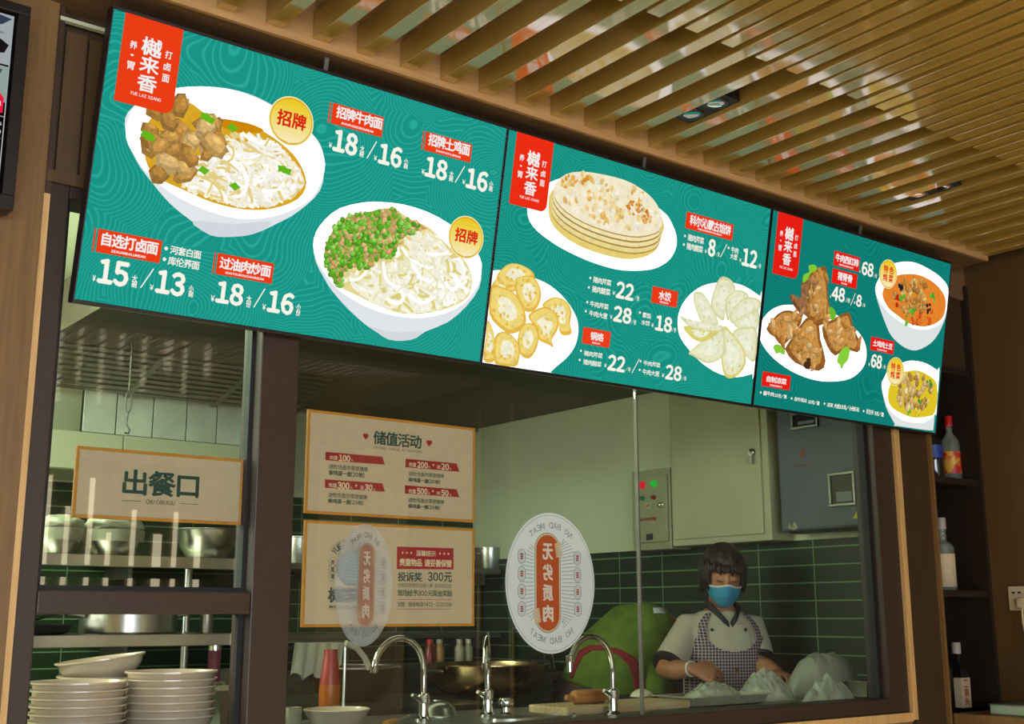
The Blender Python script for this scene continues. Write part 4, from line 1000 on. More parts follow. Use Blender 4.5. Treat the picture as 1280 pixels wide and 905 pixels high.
sticker('faint narrow oval sticker lying over the emblem of the lower poster', 2.7435, ((cL.x + cR.x) / 2, (cT.z + cB.z) / 2), (cR.x - cL.x) / 2, (cT.z - cB.z) / 2,
        (.006, .023, .104), M_film2, True, ('NO BAD MEAT', 'NO BAD MEAT'), '\u65e0\u52a3\u8d28\u8089', (.66,))

# ================================================================== monitor on the oak column
mx1 = 0.648
t = thing('wall_monitor', 'black framed monitor on the oak column at the left edge', 'monitor', (0.25, 2.66, 2.16))
bm = box(B(), -0.2, mx1, 2.615, 2.655, 2.158, 2.635, .003); obj('casing', bm, M_bezel, t)
bm = B()
for q in ((-0.2, mx1, 2.6, 2.616, 2.612, 2.635), (-0.2, mx1, 2.6, 2.616, 2.158, 2.190), (mx1 - 0.026, mx1, 2.6, 2.616, 2.19, 2.612), (-0.2, -0.174, 2.6, 2.616, 2.19, 2.612)): box(bm, *q, .002)
obj('bezel', bm, M_bezel, t)
MON = Plane((0, 2.612, H), (1, 0, 0), (0, 0, 1)); sx = mx1 - 0.026
a = Art(MON)
for x0, x1, z0, z1, c_, lv in ((-0.174, sx, .89, 1.312, (12, 12, 14), 0), (-0.174, sx - .006, 1.188, 1.306, (196, 204, 208), 1), (-0.174, sx - .006, 1.1, 1.184, (176, 196, 190), 1), (-.17, sx - .006, .897, .9, (220, 220, 220), 1), (sx - .008, sx - .006, .897, 1.306, (230, 230, 230), 1), (-.17, sx - .006, 1.066, 1.068, (200, 200, 200), 2)):
    a.raw([(x0, z0), (x1, z0), (x1, z1), (x0, z1)], c_, lv)
sc = a.build('screen', print_emit('monitor picture', 0.62), t)
a = Art(MON); rg = random.Random(2)
a.raw([(-.1, 1.068), (sx - .012, 1.075), (sx - .012, 1.11), (sx - .03, 1.13), (sx - .055, 1.155), (-.1, 1.15)], (232, 30, 70), 2)
a.raw([(sx - .05, 1.085), (sx - .03, 1.09), (sx - .034, 1.125), (sx - .05, 1.13)], (240, 200, 90), 3)
for p in ((sx - .028, 1.105), (sx - .022, 1.095), (sx - .036, 1.08)): a.raw([(p[0] - .005, p[1] - .006), (p[0] + .005, p[1] - .004), (p[0] + .004, p[1] + .006), (p[0] - .005, p[1] + .005)], (250, 226, 230), 3)
a.build('red_banner_picture', M_print, sc)
a = Art(MON)
a.raw([(sx - .075, 1.20), (sx - .02, 1.215), (sx - .012, 1.235), (sx - .03, 1.246), (sx - .05, 1.232), (sx - .07, 1.225)], (26, 22, 24), 2)
a.raw([(sx - .09, 1.27), (sx - .03, 1.28), (sx - .01, 1.298), (sx - .05, 1.304), (sx - .09, 1.30)], (50, 60, 80), 2)
a.raw([(sx - .11, 1.24), (sx - .05, 1.25), (sx - .02, 1.262), (sx - .06, 1.268)], (120, 134, 144), 2)
a.raw([(sx - .06, 1.14), (sx - .03, 1.15), (sx - .02, 1.175), (sx - .05, 1.18)], (70, 86, 84), 2)
a.build('camera_picture', M_print, sc)
a = Art(MON)
for k, s_ in enumerate(('m/s', '130', '187', '700', '0')):
    z = 1.045 - .02 * k; w_ = .011 * len(s_); a.fit(s_, (sx - .012 - w_, z), (sx - .012, z + .012), (226, 226, 226), 3, .02)
a.build('figures', M_print, sc)

# ================================================================== bottle niche, socket, ledge on the right
n = bpy.data.objects.new('niche', None); COL.objects.link(n); n['kind'] = 'structure'
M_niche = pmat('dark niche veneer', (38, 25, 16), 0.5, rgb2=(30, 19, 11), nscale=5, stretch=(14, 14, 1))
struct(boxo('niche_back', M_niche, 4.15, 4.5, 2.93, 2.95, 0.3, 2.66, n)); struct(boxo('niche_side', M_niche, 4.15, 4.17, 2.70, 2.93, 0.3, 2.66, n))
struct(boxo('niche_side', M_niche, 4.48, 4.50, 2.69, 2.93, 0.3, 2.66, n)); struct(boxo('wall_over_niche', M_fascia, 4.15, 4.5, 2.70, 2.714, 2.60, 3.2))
for k, z in enumerate((2.293, 1.84, 1.398, 0.926)):
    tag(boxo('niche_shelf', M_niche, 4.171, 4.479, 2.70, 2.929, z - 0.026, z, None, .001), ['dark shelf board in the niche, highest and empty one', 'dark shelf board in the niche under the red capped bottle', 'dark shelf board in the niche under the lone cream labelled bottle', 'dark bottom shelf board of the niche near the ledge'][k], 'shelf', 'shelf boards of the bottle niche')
M_clear = pmat('clear bottle glass', (150, 156, 140), 0.06, spec=0.7, alpha=0.45, noise=0.05)
M_dark_b = pmat('dark bottle glass', (26, 22, 18), 0.06, spec=0.7)
M_red = pmat('red cap', (190, 26, 30), 0.35); M_lab_red = pmat('red and gold label', (196, 40, 36), 0.5, rgb2=(222, 170, 60), nscale=24, lo=.45, hi=.55)
M_lab_cream = pmat('cream label', (206, 186, 150), 0.6, noise=0.12, nscale=60); M_lab_blue = pmat('blue label', (34, 66, 150), 0.5, noise=.1); M_cap = pmat('pale cap', (170, 160, 150), 0.4)
def bottle(name, label, x, y, z, h, r, glass, cap, labmat, neck=.3, lab=(.12, .45), group='bottles in the wall niche', writing=None, square=False, wcol=(160, 40, 40)):
    t = thing(name, label, 'bottle', (x, y, z), 0, group)
    nn = 4 if square else 28
    bm = lathe(B(), [(0, 0), (r * .96, 0.0), (r, .004), (r, h * (.56)), (r * .9, h * .63), (r * .36, h * (1 - neck) + .01), (r * .32, h * .93), (0, h * .93)], (0, 0, 0), nn)
    if square: bmesh.ops.rotate(bm, cent=(0, 0, 0), matrix=Matrix.Rotation(pi / 4, 3, 'Z'), verts=bm.verts[:])
    o = obj('bottle_glass', bm, glass, None, 40); o.parent = t
    o = obj('cap', lathe(B(), [(0, h * .84), (r * .42, h * .84), (r * .42, h * .99), (r * .38, h), (0, h)], n=20), cap, None, 40); o.parent = t
    if labmat:
        q = r * 1.012 * (1 if not square else .72)
        if square: bm = box(B(), -q, q, -q, q, h * lab[0], h * lab[1])
        else: bm = lathe(B(), [(q, h * lab[0]), (q, h * lab[1])], n=28)
        l = obj('label', bm, labmat, None, 40); l.parent = t
        if writing:
            ang = math.atan2(-y, -x) ; Pl = Plane((x + cos(ang) * q * 1.03, y + sin(ang) * q * 1.03, z), (-sin(ang), cos(ang), 0), (0, 0, 1)) if not square else Plane((x, y - q * 1.02, z), (1, 0, 0), (0, 0, 1))
            a = Art(Pl); m = len(writing); hh = h * (lab[1] - lab[0]) / (m + .4)
            for k, ch in enumerate(writing): a.fit(ch, (-min(hh * .42, r * .5), h * lab[1] - hh * (k + 1.1)), (min(hh * .42, r * .5), h * lab[1] - hh * (k + .25)), wcol, 1, .03)
            w_ = a.build('label_lettering', M_ink, None); w_.parent = t; w_.matrix_parent_inverse = Matrix.Translation((-x, -y, -z))
    return t
p = onY(1191, 600, 2.80); bottle('liquor_bottle', 'clear liquor bottle with red cap and red gold label on niche shelf', p.x, 2.80, 1.84, .275, .038, M_clear, M_red, M_lab_red)
p = onY(1169, 600, 2.79); bottle('liquor_bottle', 'dark bottle with blue over cream label beside the red capped bottle', p.x, 2.79, 1.84, .25, .036, M_dark_b, M_dark_b, M_lab_blue, .3, (.34, .55))
p = onY(1179, 600, 2.87); bottle('liquor_bottle', 'red labelled bottle standing behind the two front bottles on niche shelf', p.x, 2.87, 1.84, .24, .034, M_clear, M_red, M_lab_red)
p = onY(1183, 738, 2.80); bottle('liquor_bottle', 'lone bottle with cream label on the middle niche shelf', p.x, 2.80, 1.398, .29, .042, M_clear, M_cap, M_lab_cream, .35, (.05, .5))
p = onY(1184, 893, 2.79); bottle('liquor_bottle', 'dark square bottle with pale cap on the bottom niche shelf', p.x - .012, 2.79, .926, .29, .04, M_dark_b, M_cap, None, .3)
p = onY(1196, 893, 2.80); bottle('liquor_bottle', 'bottle with narrow cream label of dark characters on bottom niche shelf', p.x + .03, 2.80, .926, .27, .042, M_dark_b, M_cap, M_lab_cream, .35, (.08, .5), writing='\u4e8c\u9505\u5934', square=True)
t = thing('wall_socket', 'pale wall socket with a plug in it on the brown side wall', 'socket', (4.5, 2.575, 1.366))
boxo('face_plate', M_lab_cream, 4.491, 4.499, 2.53, 2.618, 1.32, 1.413, t, .002)
bm = B(); box(bm, 4.489, 4.4912, 2.59, 2.602, 1.385, 1.392); box(bm, 4.489, 4.4912, 2.565, 2.577, 1.385, 1.392); obj('socket_holes', bm, M_gasket, t)
bm = box(B(), 4.462, 4.4905, 2.535, 2.572, 1.328, 1.368, .006); tube(bm, [(4.466, 2.55, 1.33), (4.455, 2.545, 1.27), (4.47, 2.53, 1.1), (4.48, 2.5, .95)], .004, 8); obj('plug', bm, M_lab_cream, t, 40)
zl = onY(1230, 897, 2.5).z
tag(boxo('wooden_ledge', M_wood_mid, 4.155, 4.499, 2.40, 2.684, zl - .04, zl, None, .002), 'narrow wooden ledge below the bottle niche at lower right', 'ledge')
t = thing('card_box', 'pale green glossy box lying on the ledge at lower right', 'box', (4.36, 2.50, zl))
boxo('box_body', pmat('pale green card', (176, 196, 160), 0.15, noise=.1, coat=.6), 4.235, 4.485, 2.43, 2.58, zl + .0005, zl + .032, t, .002)
boxo('box_lid_edge', M_steel_dull, 4.233, 4.487, 2.428, 2.582, zl + .032, zl + .037, t, .001)

# ================================================================== kitchen: worktop at the window
t = thing('kitchen_worktop', 'steel worktop running along the inside of the serving window', 'worktop', (2.3, 3.05, 0))
boxo('worktop_slab', M_steel_dull, 0.62, 4.10, 2.815, 3.30, 0.965, 1.0, t, .003)
boxo('worktop_cupboard', M_steel_dull, 0.66, 4.06, 2.86, 3.26, 0.0, 0.965, t)

# white china bowls in three stacks at the hatch
bowl_prof = [(0.0, 0.004), (.056, .004), (.058, 0.0), (.064, 0.0), (.066, .006), (.088, .022), (.102, .040), (.106, .054), (.113, .058), (.113, .062), (.105, .061), (.099, .042), (.085, .026), (.062, .010), (0, .010)]
BOWL = None
def bowl_stack(cx, cy, n, labels, tilt_top=False):
    global BOWL
    rg = random.Random(int(cx * 100))
    for k in range(n):
        loc = (cx + rg.uniform(-.0006, .0006), cy + rg.uniform(-.0006, .0006), 1.0006 + .0176 * k)
        lab = labels(k, n)
        if BOWL is None:
            BOWL = obj('china_bowl', lathe(B(), bowl_prof, n=48), M_china, None, 50); o = BOWL
        else:
            o = bpy.data.objects.new('china_bowl', BOWL.data); COL.objects.link(o)
        o.location = loc
        if tilt_top and k >= n - 1: o.rotation_euler = (radians(-2), radians(-7), 0); o.location.z += .028
        tag(o, lab, 'bowl', 'stacked white china bowls at the hatch')
def LB(which):
    def f(k, n):
        if k == n - 1: return f'white china bowl, topmost of the {which} stack at the hatch'
        if k == 0: return f'white china bowl, lowest of the {which} stack at the hatch'
        return f'white china bowl, {ORD[n - 1 - k]} from the top of the {which} stack at the hatch'
    return f
pA = onY(99, 860, 2.96); pB = onY(213, 860, 2.965); pC = onY(131, 850, 3.17)
nst = lambda y, Y, x: max(2, round((onY(x, y, Y).z - 0.113 * .18 - 1.0 - .06) / .0176) + 1)
bowl_stack(pA.x, 2.96, nst(838, 2.96, 99), LB('jamb side'))
bowl_stack(pB.x, 2.965, nst(830, 2.965, 213), LB('steel pan side'))
bowl_stack(pC.x, 3.19, nst(824, 3.19, 131), LB('rear tilted'), True)

M_red_pl = pmat('red plastic', (150, 38, 34), 0.4); M_amber = pmat('amber sauce bottle', (176, 92, 22), 0.3, noise=.15, nscale=12)
def pan(name, label, x0, x1, y0, y1, z0, h, flare=.02, cat='food pan', mat=None, group=None):
    """open rectangular gastronorm pan with a rolled lip"""
    t = thing(name, label, cat, ((x0 + x1) / 2, (y0 + y1) / 2, z0), 0, group)
    bm = B(); rings = []
    for (o, z) in ((flare + .012, 0), (flare, 0.004), (0, h), (-.012, h), (-.012, h - .003), (0.003, h - .003), (flare + .003, .007)):
        rings.append([bm.verts.new(v) for v in ((x0 + o, y0 + o, z0 + z), (x1 - o, y0 + o, z0 + z), (x1 - o, y1 - o, z0 + z), (x0 + o, y1 - o, z0 + z))])
    for a_, b_ in zip(rings, rings[1:]):
        for k in range(4): bm.faces.new((a_[k], a_[(k + 1) % 4], b_[(k + 1) % 4], b_[k]))
    bm.faces.new(rings[0][::-1]); bm.faces.new(rings[-1])
    obj('pan_body', bm, mat or M_steel, t, 30)
    return t
p = onY(288, 870, 3.16)
pan('steel_pan', 'deep steel pan between the bowl stacks and the window post', p.x - .012 - .06, p.x + .055, 3.08, 3.26, 1.0, .11)

def tap(label, base, apex, tip, dirn, zb=1.0):
    t = thing('swan_neck_tap', label, 'tap', (base[0], base[1], zb), 0, 'swan neck taps along the window')
    d = Vector(dirn).normalized(); L = Vector((tip[0] - base[0], tip[1] - base[1], 0)).length
    za, zt = apex, tip[2]
    bm = lathe(B(), [(0, 0), (.026, 0), (.026, .008), (.017, .014), (.016, .05), (.0195, .052), (.0195, .075), (.0125, .08), (0, .08)], (base[0], base[1], zb), 24)
    obj('tap_base', bm, M_chrome, t, 40)
    pts = [Vector((base[0], base[1], zb + .06)), Vector((base[0], base[1], zb + .12))]
    r = L / 2; zc = za - r
    n = 18
    for k in range(n + 1):
        th = pi - pi * k / n
        pts.append(Vector((base[0], base[1], 0)) + d * (r + r * cos(th)) + Vector((0, 0, zc + r * sin(th))))
    e = pts[-1]; pts.append(Vector((e.x, e.y, max(zt, zb + .06))))
    obj('tap_spout', tube(B(), pts, .0098, 14), M_chrome, t, 60)
    e = pts[-1]; obj('aerator', lathe(B(), [(0, -.012), (.012, -.012), (.0125, .006), (.0098, .008)], e, 18), M_chrome, t, 40)
    bm = tube(B(), [(base[0] - .018, base[1] - .005, zb + .062), (base[0] - .045, base[1] - .01, zb + .075)], [.008, .006], 10)
    obj('tap_lever', bm, M_chrome, t, 40)
    return t
tap('chrome swan neck tap nearest the window post, beside the red capped bottle', (2.02, 3.05), 1.238, (1.832, 3.02, 1.155), (-1, -.15, 0))
tap('chrome swan neck tap seen end on, middle one of three', (2.262, 3.06), 1.243, (2.15, 2.92, 1.16), (-.62, -.78, 0))
tap('chrome swan neck tap in front of the person in green', (2.605, 2.868), 1.238, (2.404, 2.845, 1.177), (-1, -.15, 0))
t = thing('soap_pump', 'squat steel soap pump between two taps', 'soap pump', (2.325, 3.05, 1.0))
obj('pump_body', lathe(B(), [(0, 0), (.02, 0), (.02, .006), (.013, .012), (.012, .026), (.024, .032), (.026, .044), (.022, .052), (0, .055)], (2.325, 3.05, 1.0), 28), M_chrome, t, 40)
t = thing('sink_rim', 'oval steel sink set in the worktop below the oval sticker', 'sink', (2.32, 2.90, 1.0))
bm = B(); rings = []
for (s_, z) in ((1.0, 1.0005), (.985, 1.009), (.95, 1.009), (.93, 1.003), (.80, 1.002), (0.2, 1.0015)):
    rings.append([bm.verts.new((2.32 + .16 * s_ * cos(2 * pi * k / 48), 2.90 + .065 * s_ * sin(2 * pi * k / 48), z)) for k in range(48)])
for a_, b_ in zip(rings, rings[1:]):
    for k in range(48): bm.faces.new((a_[k], a_[(k + 1) % 48], b_[(k + 1) % 48], b_[k]))
bm.faces.new(rings[-1]); obj('sink_bowl', bm, M_steel, t, 40)

# squeeze bottle, bowl and oddments left of the first tap
p = onY(412, 868, 3.2)
t = thing('sauce_bottle', 'amber sauce bottle with tall red top left of the first tap', 'bottle', (p.x, 3.2, 1.0))
obj('bottle_body', lathe(B(), [(0, 0), (.029, 0), (.031, .004), (.031, .105), (.0, .105)], (p.x, 3.2, 1.0), 28), M_amber, t, 40)
obj('bottle_top', lathe(B(), [(.030, .105), (.030, .112), (.022, .175), (.0205, .18), (.0205, .205), (0, .205)], (p.x, 3.2, 1.0), 28), M_red_pl, t, 40)
p = onY(421, 890, 2.97)
t = thing('serving_bowl', 'single wide white bowl with steel ladle near the window post', 'bowl', (p.x, 2.97, 1.0))
obj('bowl_body', lathe(B(), [(0, .004), (.045, .004), (.046, 0), (.052, 0), (.054, .006), (.075, .026), (.088, .05), (.092, .053), (.089, .055), (.07, .03), (.045, .012), (0, .01)], (p.x, 2.97, 1.0), 40), M_china, t, 50)
p = onY(367, 880, 3.1)
t = thing('paper_carton', 'small pale carton behind the window post', 'carton', (p.x, 3.12, 1.0))
boxo('carton_body', pmat('pale card', (196, 196, 160), .7, noise=.08), p.x - .02, p.x + .022, 3.09, 3.15, 1.0, 1.05, t, .002); boxo('carton_flap', M_china, p.x - .019, p.x + .021, 3.091, 3.12, 1.0505, 1.054, t)
p = onY(556, 893, 3.12)
t = thing('steel_bowl', 'upturned steel bowl between the first two taps', 'bowl', (p.x, 3.16, 1.0))
obj('bowl_shell', lathe(B(), [(.062, 0), (.066, 0.001), (.066, .004), (.062, .006), (.054, .026), (.034, .042), (0.016, .046), (.015, .049), (0, .049)], (p.x, 3.16, 1.0), 36), M_steel, t, 50)
t = thing('wooden_spoon', 'steel ladle with wooden grip lying left of the first tap', 'ladle', (1.9, 3.2, 1.0))
q0 = onZ(480, 898, 1.012); 
obj('grip', tube(B(), [(1.80, 2.90, 1.012), (1.86, 2.95, 1.014)], [.011, .009], 12), pmat('wooden grip', (196, 144, 70), .5), t, 40)
obj('shaft', tube(B(), [(1.86, 2.95, 1.014), (1.95, 3.02, 1.02)], .004, 8), M_steel, t, 40)

# chopping board with a roll on it, trays and wrapped dough to the right
t = thing('chopping_board', 'pale wooden chopping board in front of the person in green', 'chopping board', (2.72, 3.0, 1.0))
boxo('board_slab', pmat('pale board wood', (206, 186, 140), .6, rgb2=(186, 160, 112), nscale=6, stretch=(2, 14, 14)), 2.45, 2.985, 2.905, 3.095, 1.0005, 1.026, t, .004)
p = onY(738, 884, 3.0)
t = thing('rolling_pin', 'short brown wooden rolling pin on the chopping board', 'rolling pin', (p.x, 3.0, 1.026))
M_pin = pmat('brown pin wood', (190, 132, 70), .4, rgb2=(164, 104, 48), nscale=5, stretch=(3, 20, 20))
def lyingX(c, L, prof, mat, name, par):
    bm = lathe(B(), prof, (0, 0, 0), 24); bmesh.ops.rotate(bm, cent=(0, 0, 0), matrix=Matrix.Rotation(pi / 2, 3, 'Y'), verts=bm.verts[:]); bmesh.ops.translate(bm, vec=c, verts=bm.verts[:])
    return obj(name, bm, mat, par, 40)
lyingX((p.x - .075, 3.0, 1.0485), 0, [(0, 0), (.018, .003), (.0215, .01), (.0215, .13), (.018, .137), (0, .14)], M_pin, 'roller', t)
for s_, x in ((-1, p.x - .075), (1, p.x + .065)): lyingX((x - (.03 if s_ < 0 else 0), 3.0, 1.0485), 0, [(0, 0), (.008, .002), (.009, .015), (.007, .03), (0, .0305)], M_pin, 'grip', t)
M_dough = pmat('white dough', (214, 210, 176), .6, noise=.06, nscale=30)
def lump(bm, c, r, sq=(1, 1, .6), seed=0, amp=.15, sub=3, fr=2.0):
    """rounded heap with a flat foot; amp > .2 adds sharp crumple ridges"""
    from mathutils import noise
    tmp = bmesh.new(); bmesh.ops.create_icosphere(tmp, subdivisions=sub, radius=1)
    vm = {}; sd = Vector((seed * 7.3, seed * 1.7, seed * 3.1))
    for v in tmp.verts:
        d = v.co.normalized(); q = 1 + .10 * noise.noise(d * fr + sd)
        if amp > .2:
            q += .20 * (0.35 - abs(noise.noise(d * 2.6 + sd * 2))) + .16 * (0.3 - abs(noise.noise(d * 5.5 + sd))) + .07 * (0.3 - abs(noise.noise(d * 11 + sd)))
        z = max(d.z * q, -.3) + .3
        k = 1.0 if d.z > -.3 else 0.97
        vm[v] = bm.verts.new(Vector(c) + Vector((d.x * q * sq[0] * k, d.y * q * sq[1] * k, z * sq[2] / 1.15)) * r)
    for f_ in tmp.faces: bm.faces.new([vm[v] for v in f_.verts])
    tmp.free(); return bm
p = onY(785, 870, 3.24)
pan('baking_tray', 'dark shallow tray holding a dough ball beside the chopping board', p.x - .02, p.x + .17, 3.16, 3.29, 1.0005, .022, .01, 'tray', M_gasket)
tag(obj('dough_ball', lump(B(), (p.x + .055, 3.225, 1.0095), .045, (1, .9, .7), 4, .08), M_dough, None, 180), 'smooth white dough ball in the dark shallow tray', 'dough')
pan('steel_tray', 'shallow steel tray at the window joint holding wrapped dough', 3.0, 3.372, 2.90, 3.078, 1.0005, .034, .012, 'tray', M_tray)
M_wrap = pmat('crumpled clear plastic', (206, 214, 190), .14, spec=.8, alpha=.5, noise=.1, nscale=18, bump=.5, bscale=60)
M_wrap2 = pmat('milky plastic bag', (176, 180, 156), .32, spec=.5, alpha=.80, noise=.12, nscale=10, bump=.35, bscale=22)
def crumpled(c, rx, ry, h, seed, n=64, rough=1.0):
    """a crumpled plastic sheet thrown over a heap: sharp folds running down to a ragged hem"""
    from mathutils import noise
    bm = B(); sd = Vector((seed * 3.7, seed * 9.1, seed)); g_ = []
    rid = lambda p: 1 - 2 * abs(noise.noise(p))
    for i in range(n + 1):
        row = []
        for j in range(n + 1):
            u, v = 2 * i / n - 1, 2 * j / n - 1
            k = max(abs(u), abs(v)); q = math.hypot(u, v) or 1; u, v = u * k / q, v * k / q          # square to disc
            p = Vector((u * 1.6, v * 1.6 * ry / rx, 0)) + sd
            dome = max(0, 1 - k ** (1.7 if rough > .5 else 2.4)) ** (.85 if rough > .5 else .55)
            z = h * dome * (.74 + rough * (.24 * rid(p * 1.9) + .13 * rid(p * 3.7) + .04 * rid(p * 8)))
            s_ = 1 + (.10 * noise.noise(p * 2.2) if k > .2 else 0)
            row.append(bm.verts.new((c[0] + u * rx * s_ * .92, c[1] + v * ry * s_ * .92, c[2] + max(z, 0) + .0006)))
        g_.append(row)
    for i in range(n):
        for j in range(n): bm.faces.new((g_[i][j], g_[i + 1][j], g_[i + 1][j + 1], g_[i][j + 1]))
    return bm
def wrapped(label, c, rx, ry, h, seed, wrapm=M_wrap, rough=1.0, balls=()):
    t = thing('wrapped_dough', label, 'dough', (c[0], c[1], c[2]), 0, 'plastic wrapped dough on the worktop')
    for k, (u, v, r) in enumerate(balls): obj('dough_ball', lump(B(), (c[0] + u * rx, c[1] + v * ry, c[2] + .001), r, (1, 1, .8), seed + k, .1, 3), M_dough, t, 180)
    obj('plastic_wrap', crumpled(c, rx, ry, h, seed, 72, rough), wrapm, t, 70)
    return t
wrapped('low dough mound under crumpled plastic in the steel tray', (3.185, 2.988, 1.013), .165, .07, .062, 1, M_wrap, 1.0, ((-.45, 0, .038), (.05, 0, .042), (.5, 0, .036)))
wrapped('crumpled plastic dough mound in front of the masked cook', (3.505, 3.03, 1.0005), .125, .11, .10, 2, M_wrap, 1.1, ((-.3, .1, .05), (.3, -.1, .05)))
wrapped('crumpled plastic dough mound beside the window frame', (3.66, 2.865, 1.0005), .15, .045, .085, 5, M_wrap, 1.1, ((-.3, 0, .026), (.3, 0, .026)))
wrapped('large milky plastic bag in the window corner', (3.865, 3.04, 1.0005), .215, .098, .20, 11, M_wrap2, .22, ((0, 0, .085),))
pl_ = pan('steel_dish', 'steel dish of yellow food before the large milky plastic bag', 3.84, 3.99, 2.83, 2.925, 1.0005, .062, .012, 'dish')
obj('yellow_food', box(B(), 3.857, 3.973, 2.847, 2.908, 1.02, 1.05, .004), pmat('yellow egg', (206, 160, 50), .6, noise=.2, nscale=60), pl_)

# ------------------------------------------------------------------ boxes on the tiled wall
M_cab = pmat('beige cabinet enamel', (176, 178, 142), .45, noise=.06, nscale=4)
M_cab2 = pmat('grey beige control box', (150, 152, 118), .45, noise=.06, nscale=4)
t = thing('electrical_cabinet', 'large beige electrical cabinet with key lock above the masked cook', 'cabinet', (4.07, 3.70, 1.62))
boxo('cabinet_body', M_cab, 4.012, 4.141, 3.395, 3.985, 1.615, 2.385, t, .004)
d = boxo('cabinet_door', M_cab, 4.0, 4.0115, 3.43, 3.965, 1.645, 2.36, t, .003)
c = onX(940, 565, 3.995)
bm = lathe(B(), [(0, 0), (.018, 0), (.018, .006), (.013, .012), (0, .013)], (0, 0, 0), 24); bmesh.ops.rotate(bm, cent=(0, 0, 0), matrix=Matrix.Rotation(-pi / 2, 3, 'Y'), verts=bm.verts[:]); bmesh.ops.translate(bm, vec=(3.9995, c.y, c.z), verts=bm.verts[:])
obj('lock', bm, M_chrome, d, 40)
bm = B(); box(bm, 3.976, 3.99, c.y + .002, c.y + .006, c.z - .02, c.z + .006, .001); box(bm, 3.976, 3.98, c.y - .006, c.y + .012, c.z - .052, c.z - .018, .001); obj('key', bm, M_steel, d)
t = thing('control_box', 'small beige control box with red and green buttons', 'control box', (4.07, 4.13, 1.62))
boxo('box_body', M_cab2, 4.012, 4.141, 3.992, 4.25, 1.605, 1.985, t, .004)
d = boxo('box_door', M_cab2, 4.0, 4.0115, 4.005, 4.24, 1.64, 1.955, t, .003)
def knob(name, q, r, mat, dep=.016):
    c = onX(*q, 3.995)
    bm = lathe(B(), [(r * 1.35, 0), (r * 1.35, .004), (r, .006), (r, dep), (r * .7, dep + .003), (0, dep + .004)], (0, 0, 0), 20)
    bmesh.ops.rotate(bm, cent=(0, 0, 0), matrix=Matrix.Rotation(-pi / 2, 3, 'Y'), verts=bm.verts[:]); bmesh.ops.translate(bm, vec=(3.9995, c.y, c.z), verts=bm.verts[:])
    obj(name, bm, mat, d, 40)
M_gl = emit('lit green lamp', (40, 210, 60), 0.7); M_rl = emit('lit red lamp', (235, 30, 45), 0.8)
knob('red_lamp', (802.5, 606.5), .013, M_rl); knob('green_lamp', (817, 604.5), .013, M_gl)
knob('green_button', (803, 623), .009, pmat('dark green button', (20, 110, 70), .4)); knob('red_button', (817, 621.5), .009, pmat('dark red button', (140, 24, 28), .4)); knob('lock', (826, 631), .010, M_chrome)
BX = Plane((3.9985, 0, H), (0, -1, 0), (0, 0, 1))
a = Art(BX, (760, 480, 3.556)); a.poly([(168, 530), (188, 528), (188, 552), (168, 555)], (176, 170, 120), 1); a.text('\u26a1', (172, 550), (184, 532), (170, 40, 30), 2, .05); a.text('\u914d\u7535\u7bb1', (138, 612), (215, 590), (150, 40, 36), 2, .03); a.build('warning_lettering', M_ink, d)
a = Art(BX, (760, 480, 3.556)); a.poly([(170, 668), (200, 664), (200, 692), (170, 696)], (40, 44, 50), 1); a.build('maker_plate', M_ink, d)
M_heat = pmat('blue grey plastic case', (84, 94, 100), .4, noise=.08, nscale=5)
t = thing('meter_box', 'blue grey meter box with two clear windows at the window corner', 'meter box', (4.07, 3.08, 1.63))
boxo('case_body', M_heat, 4.03, 4.141, 2.89, 3.34, 1.64, 2.30, t, .02)
d = boxo('case_cover', M_heat, 4.0, 4.0295, 2.885, 3.335, 1.645, 2.28, t, .012)
Z6b = (760, 480, 3.556)
def meter_window(q0, q1, name):
    c0, c1 = onX(*px(Z6b, q0), 4.0), onX(*px(Z6b, q1), 4.0)
    y0, y1 = sorted((c0.y, c1.y)); z0, z1 = sorted((c0.z, c1.z))
    bm = B(); w = .012
    for a_ in ((y0, y1, z0, z0 + w), (y0, y1, z1 - w, z1), (y0, y0 + w, z0 + w, z1 - w), (y1 - w, y1, z0 + w, z1 - w)): box(bm, 3.988, 3.9995, *a_, .002)
    f_ = obj(name, bm, M_steel_dull, t)
    boxo('dark_pane', pmat('smoked pane', (34, 38, 40), .12, spec=.7), 3.996, 3.9995, y0 + w, y1 - w, z0 + w, z1 - w, f_)
    boxo('breaker_strip', pmat('grey breaker', (120, 126, 126), .4), 3.9925, 3.9955, y0 + w * 1.6, y1 - w * 3, z0 + w * 1.5, z0 + (z1 - z0) * .42, f_)
meter_window((990, 548), (1100, 385), 'lower_window'); meter_window((820, 207), (935, 110), 'upper_window')
BX = Plane((3.9995, 0, H), (0, -1, 0), (0, 0, 1))
a = Art(BX, Z6b); a.text('\u26a1', (852, 328), (876, 285), (170, 50, 40), 2, .04); a.text('\u6709\u7535\u5371\u9669', (835, 370), (898, 352), (130, 40, 36), 2, .02); a.build('danger_lettering', M_ink, d)
a = Art(BX, Z6b); a.poly([(1090, 598), (1112, 552), (1135, 598)], (206, 196, 60), 1); a.poly([(1108, 592), (1112, 566), (1117, 592)], (40, 40, 20), 2); a.build('yellow_triangle', M_ink, d)
a = Art(BX, Z6b); a.poly([(800, 640), (806, 618), (820, 640), (826, 608), (838, 625), (845, 640), (826, 650)], (160, 156, 120), 1); a.build('worn_sticker', M_ink, d)

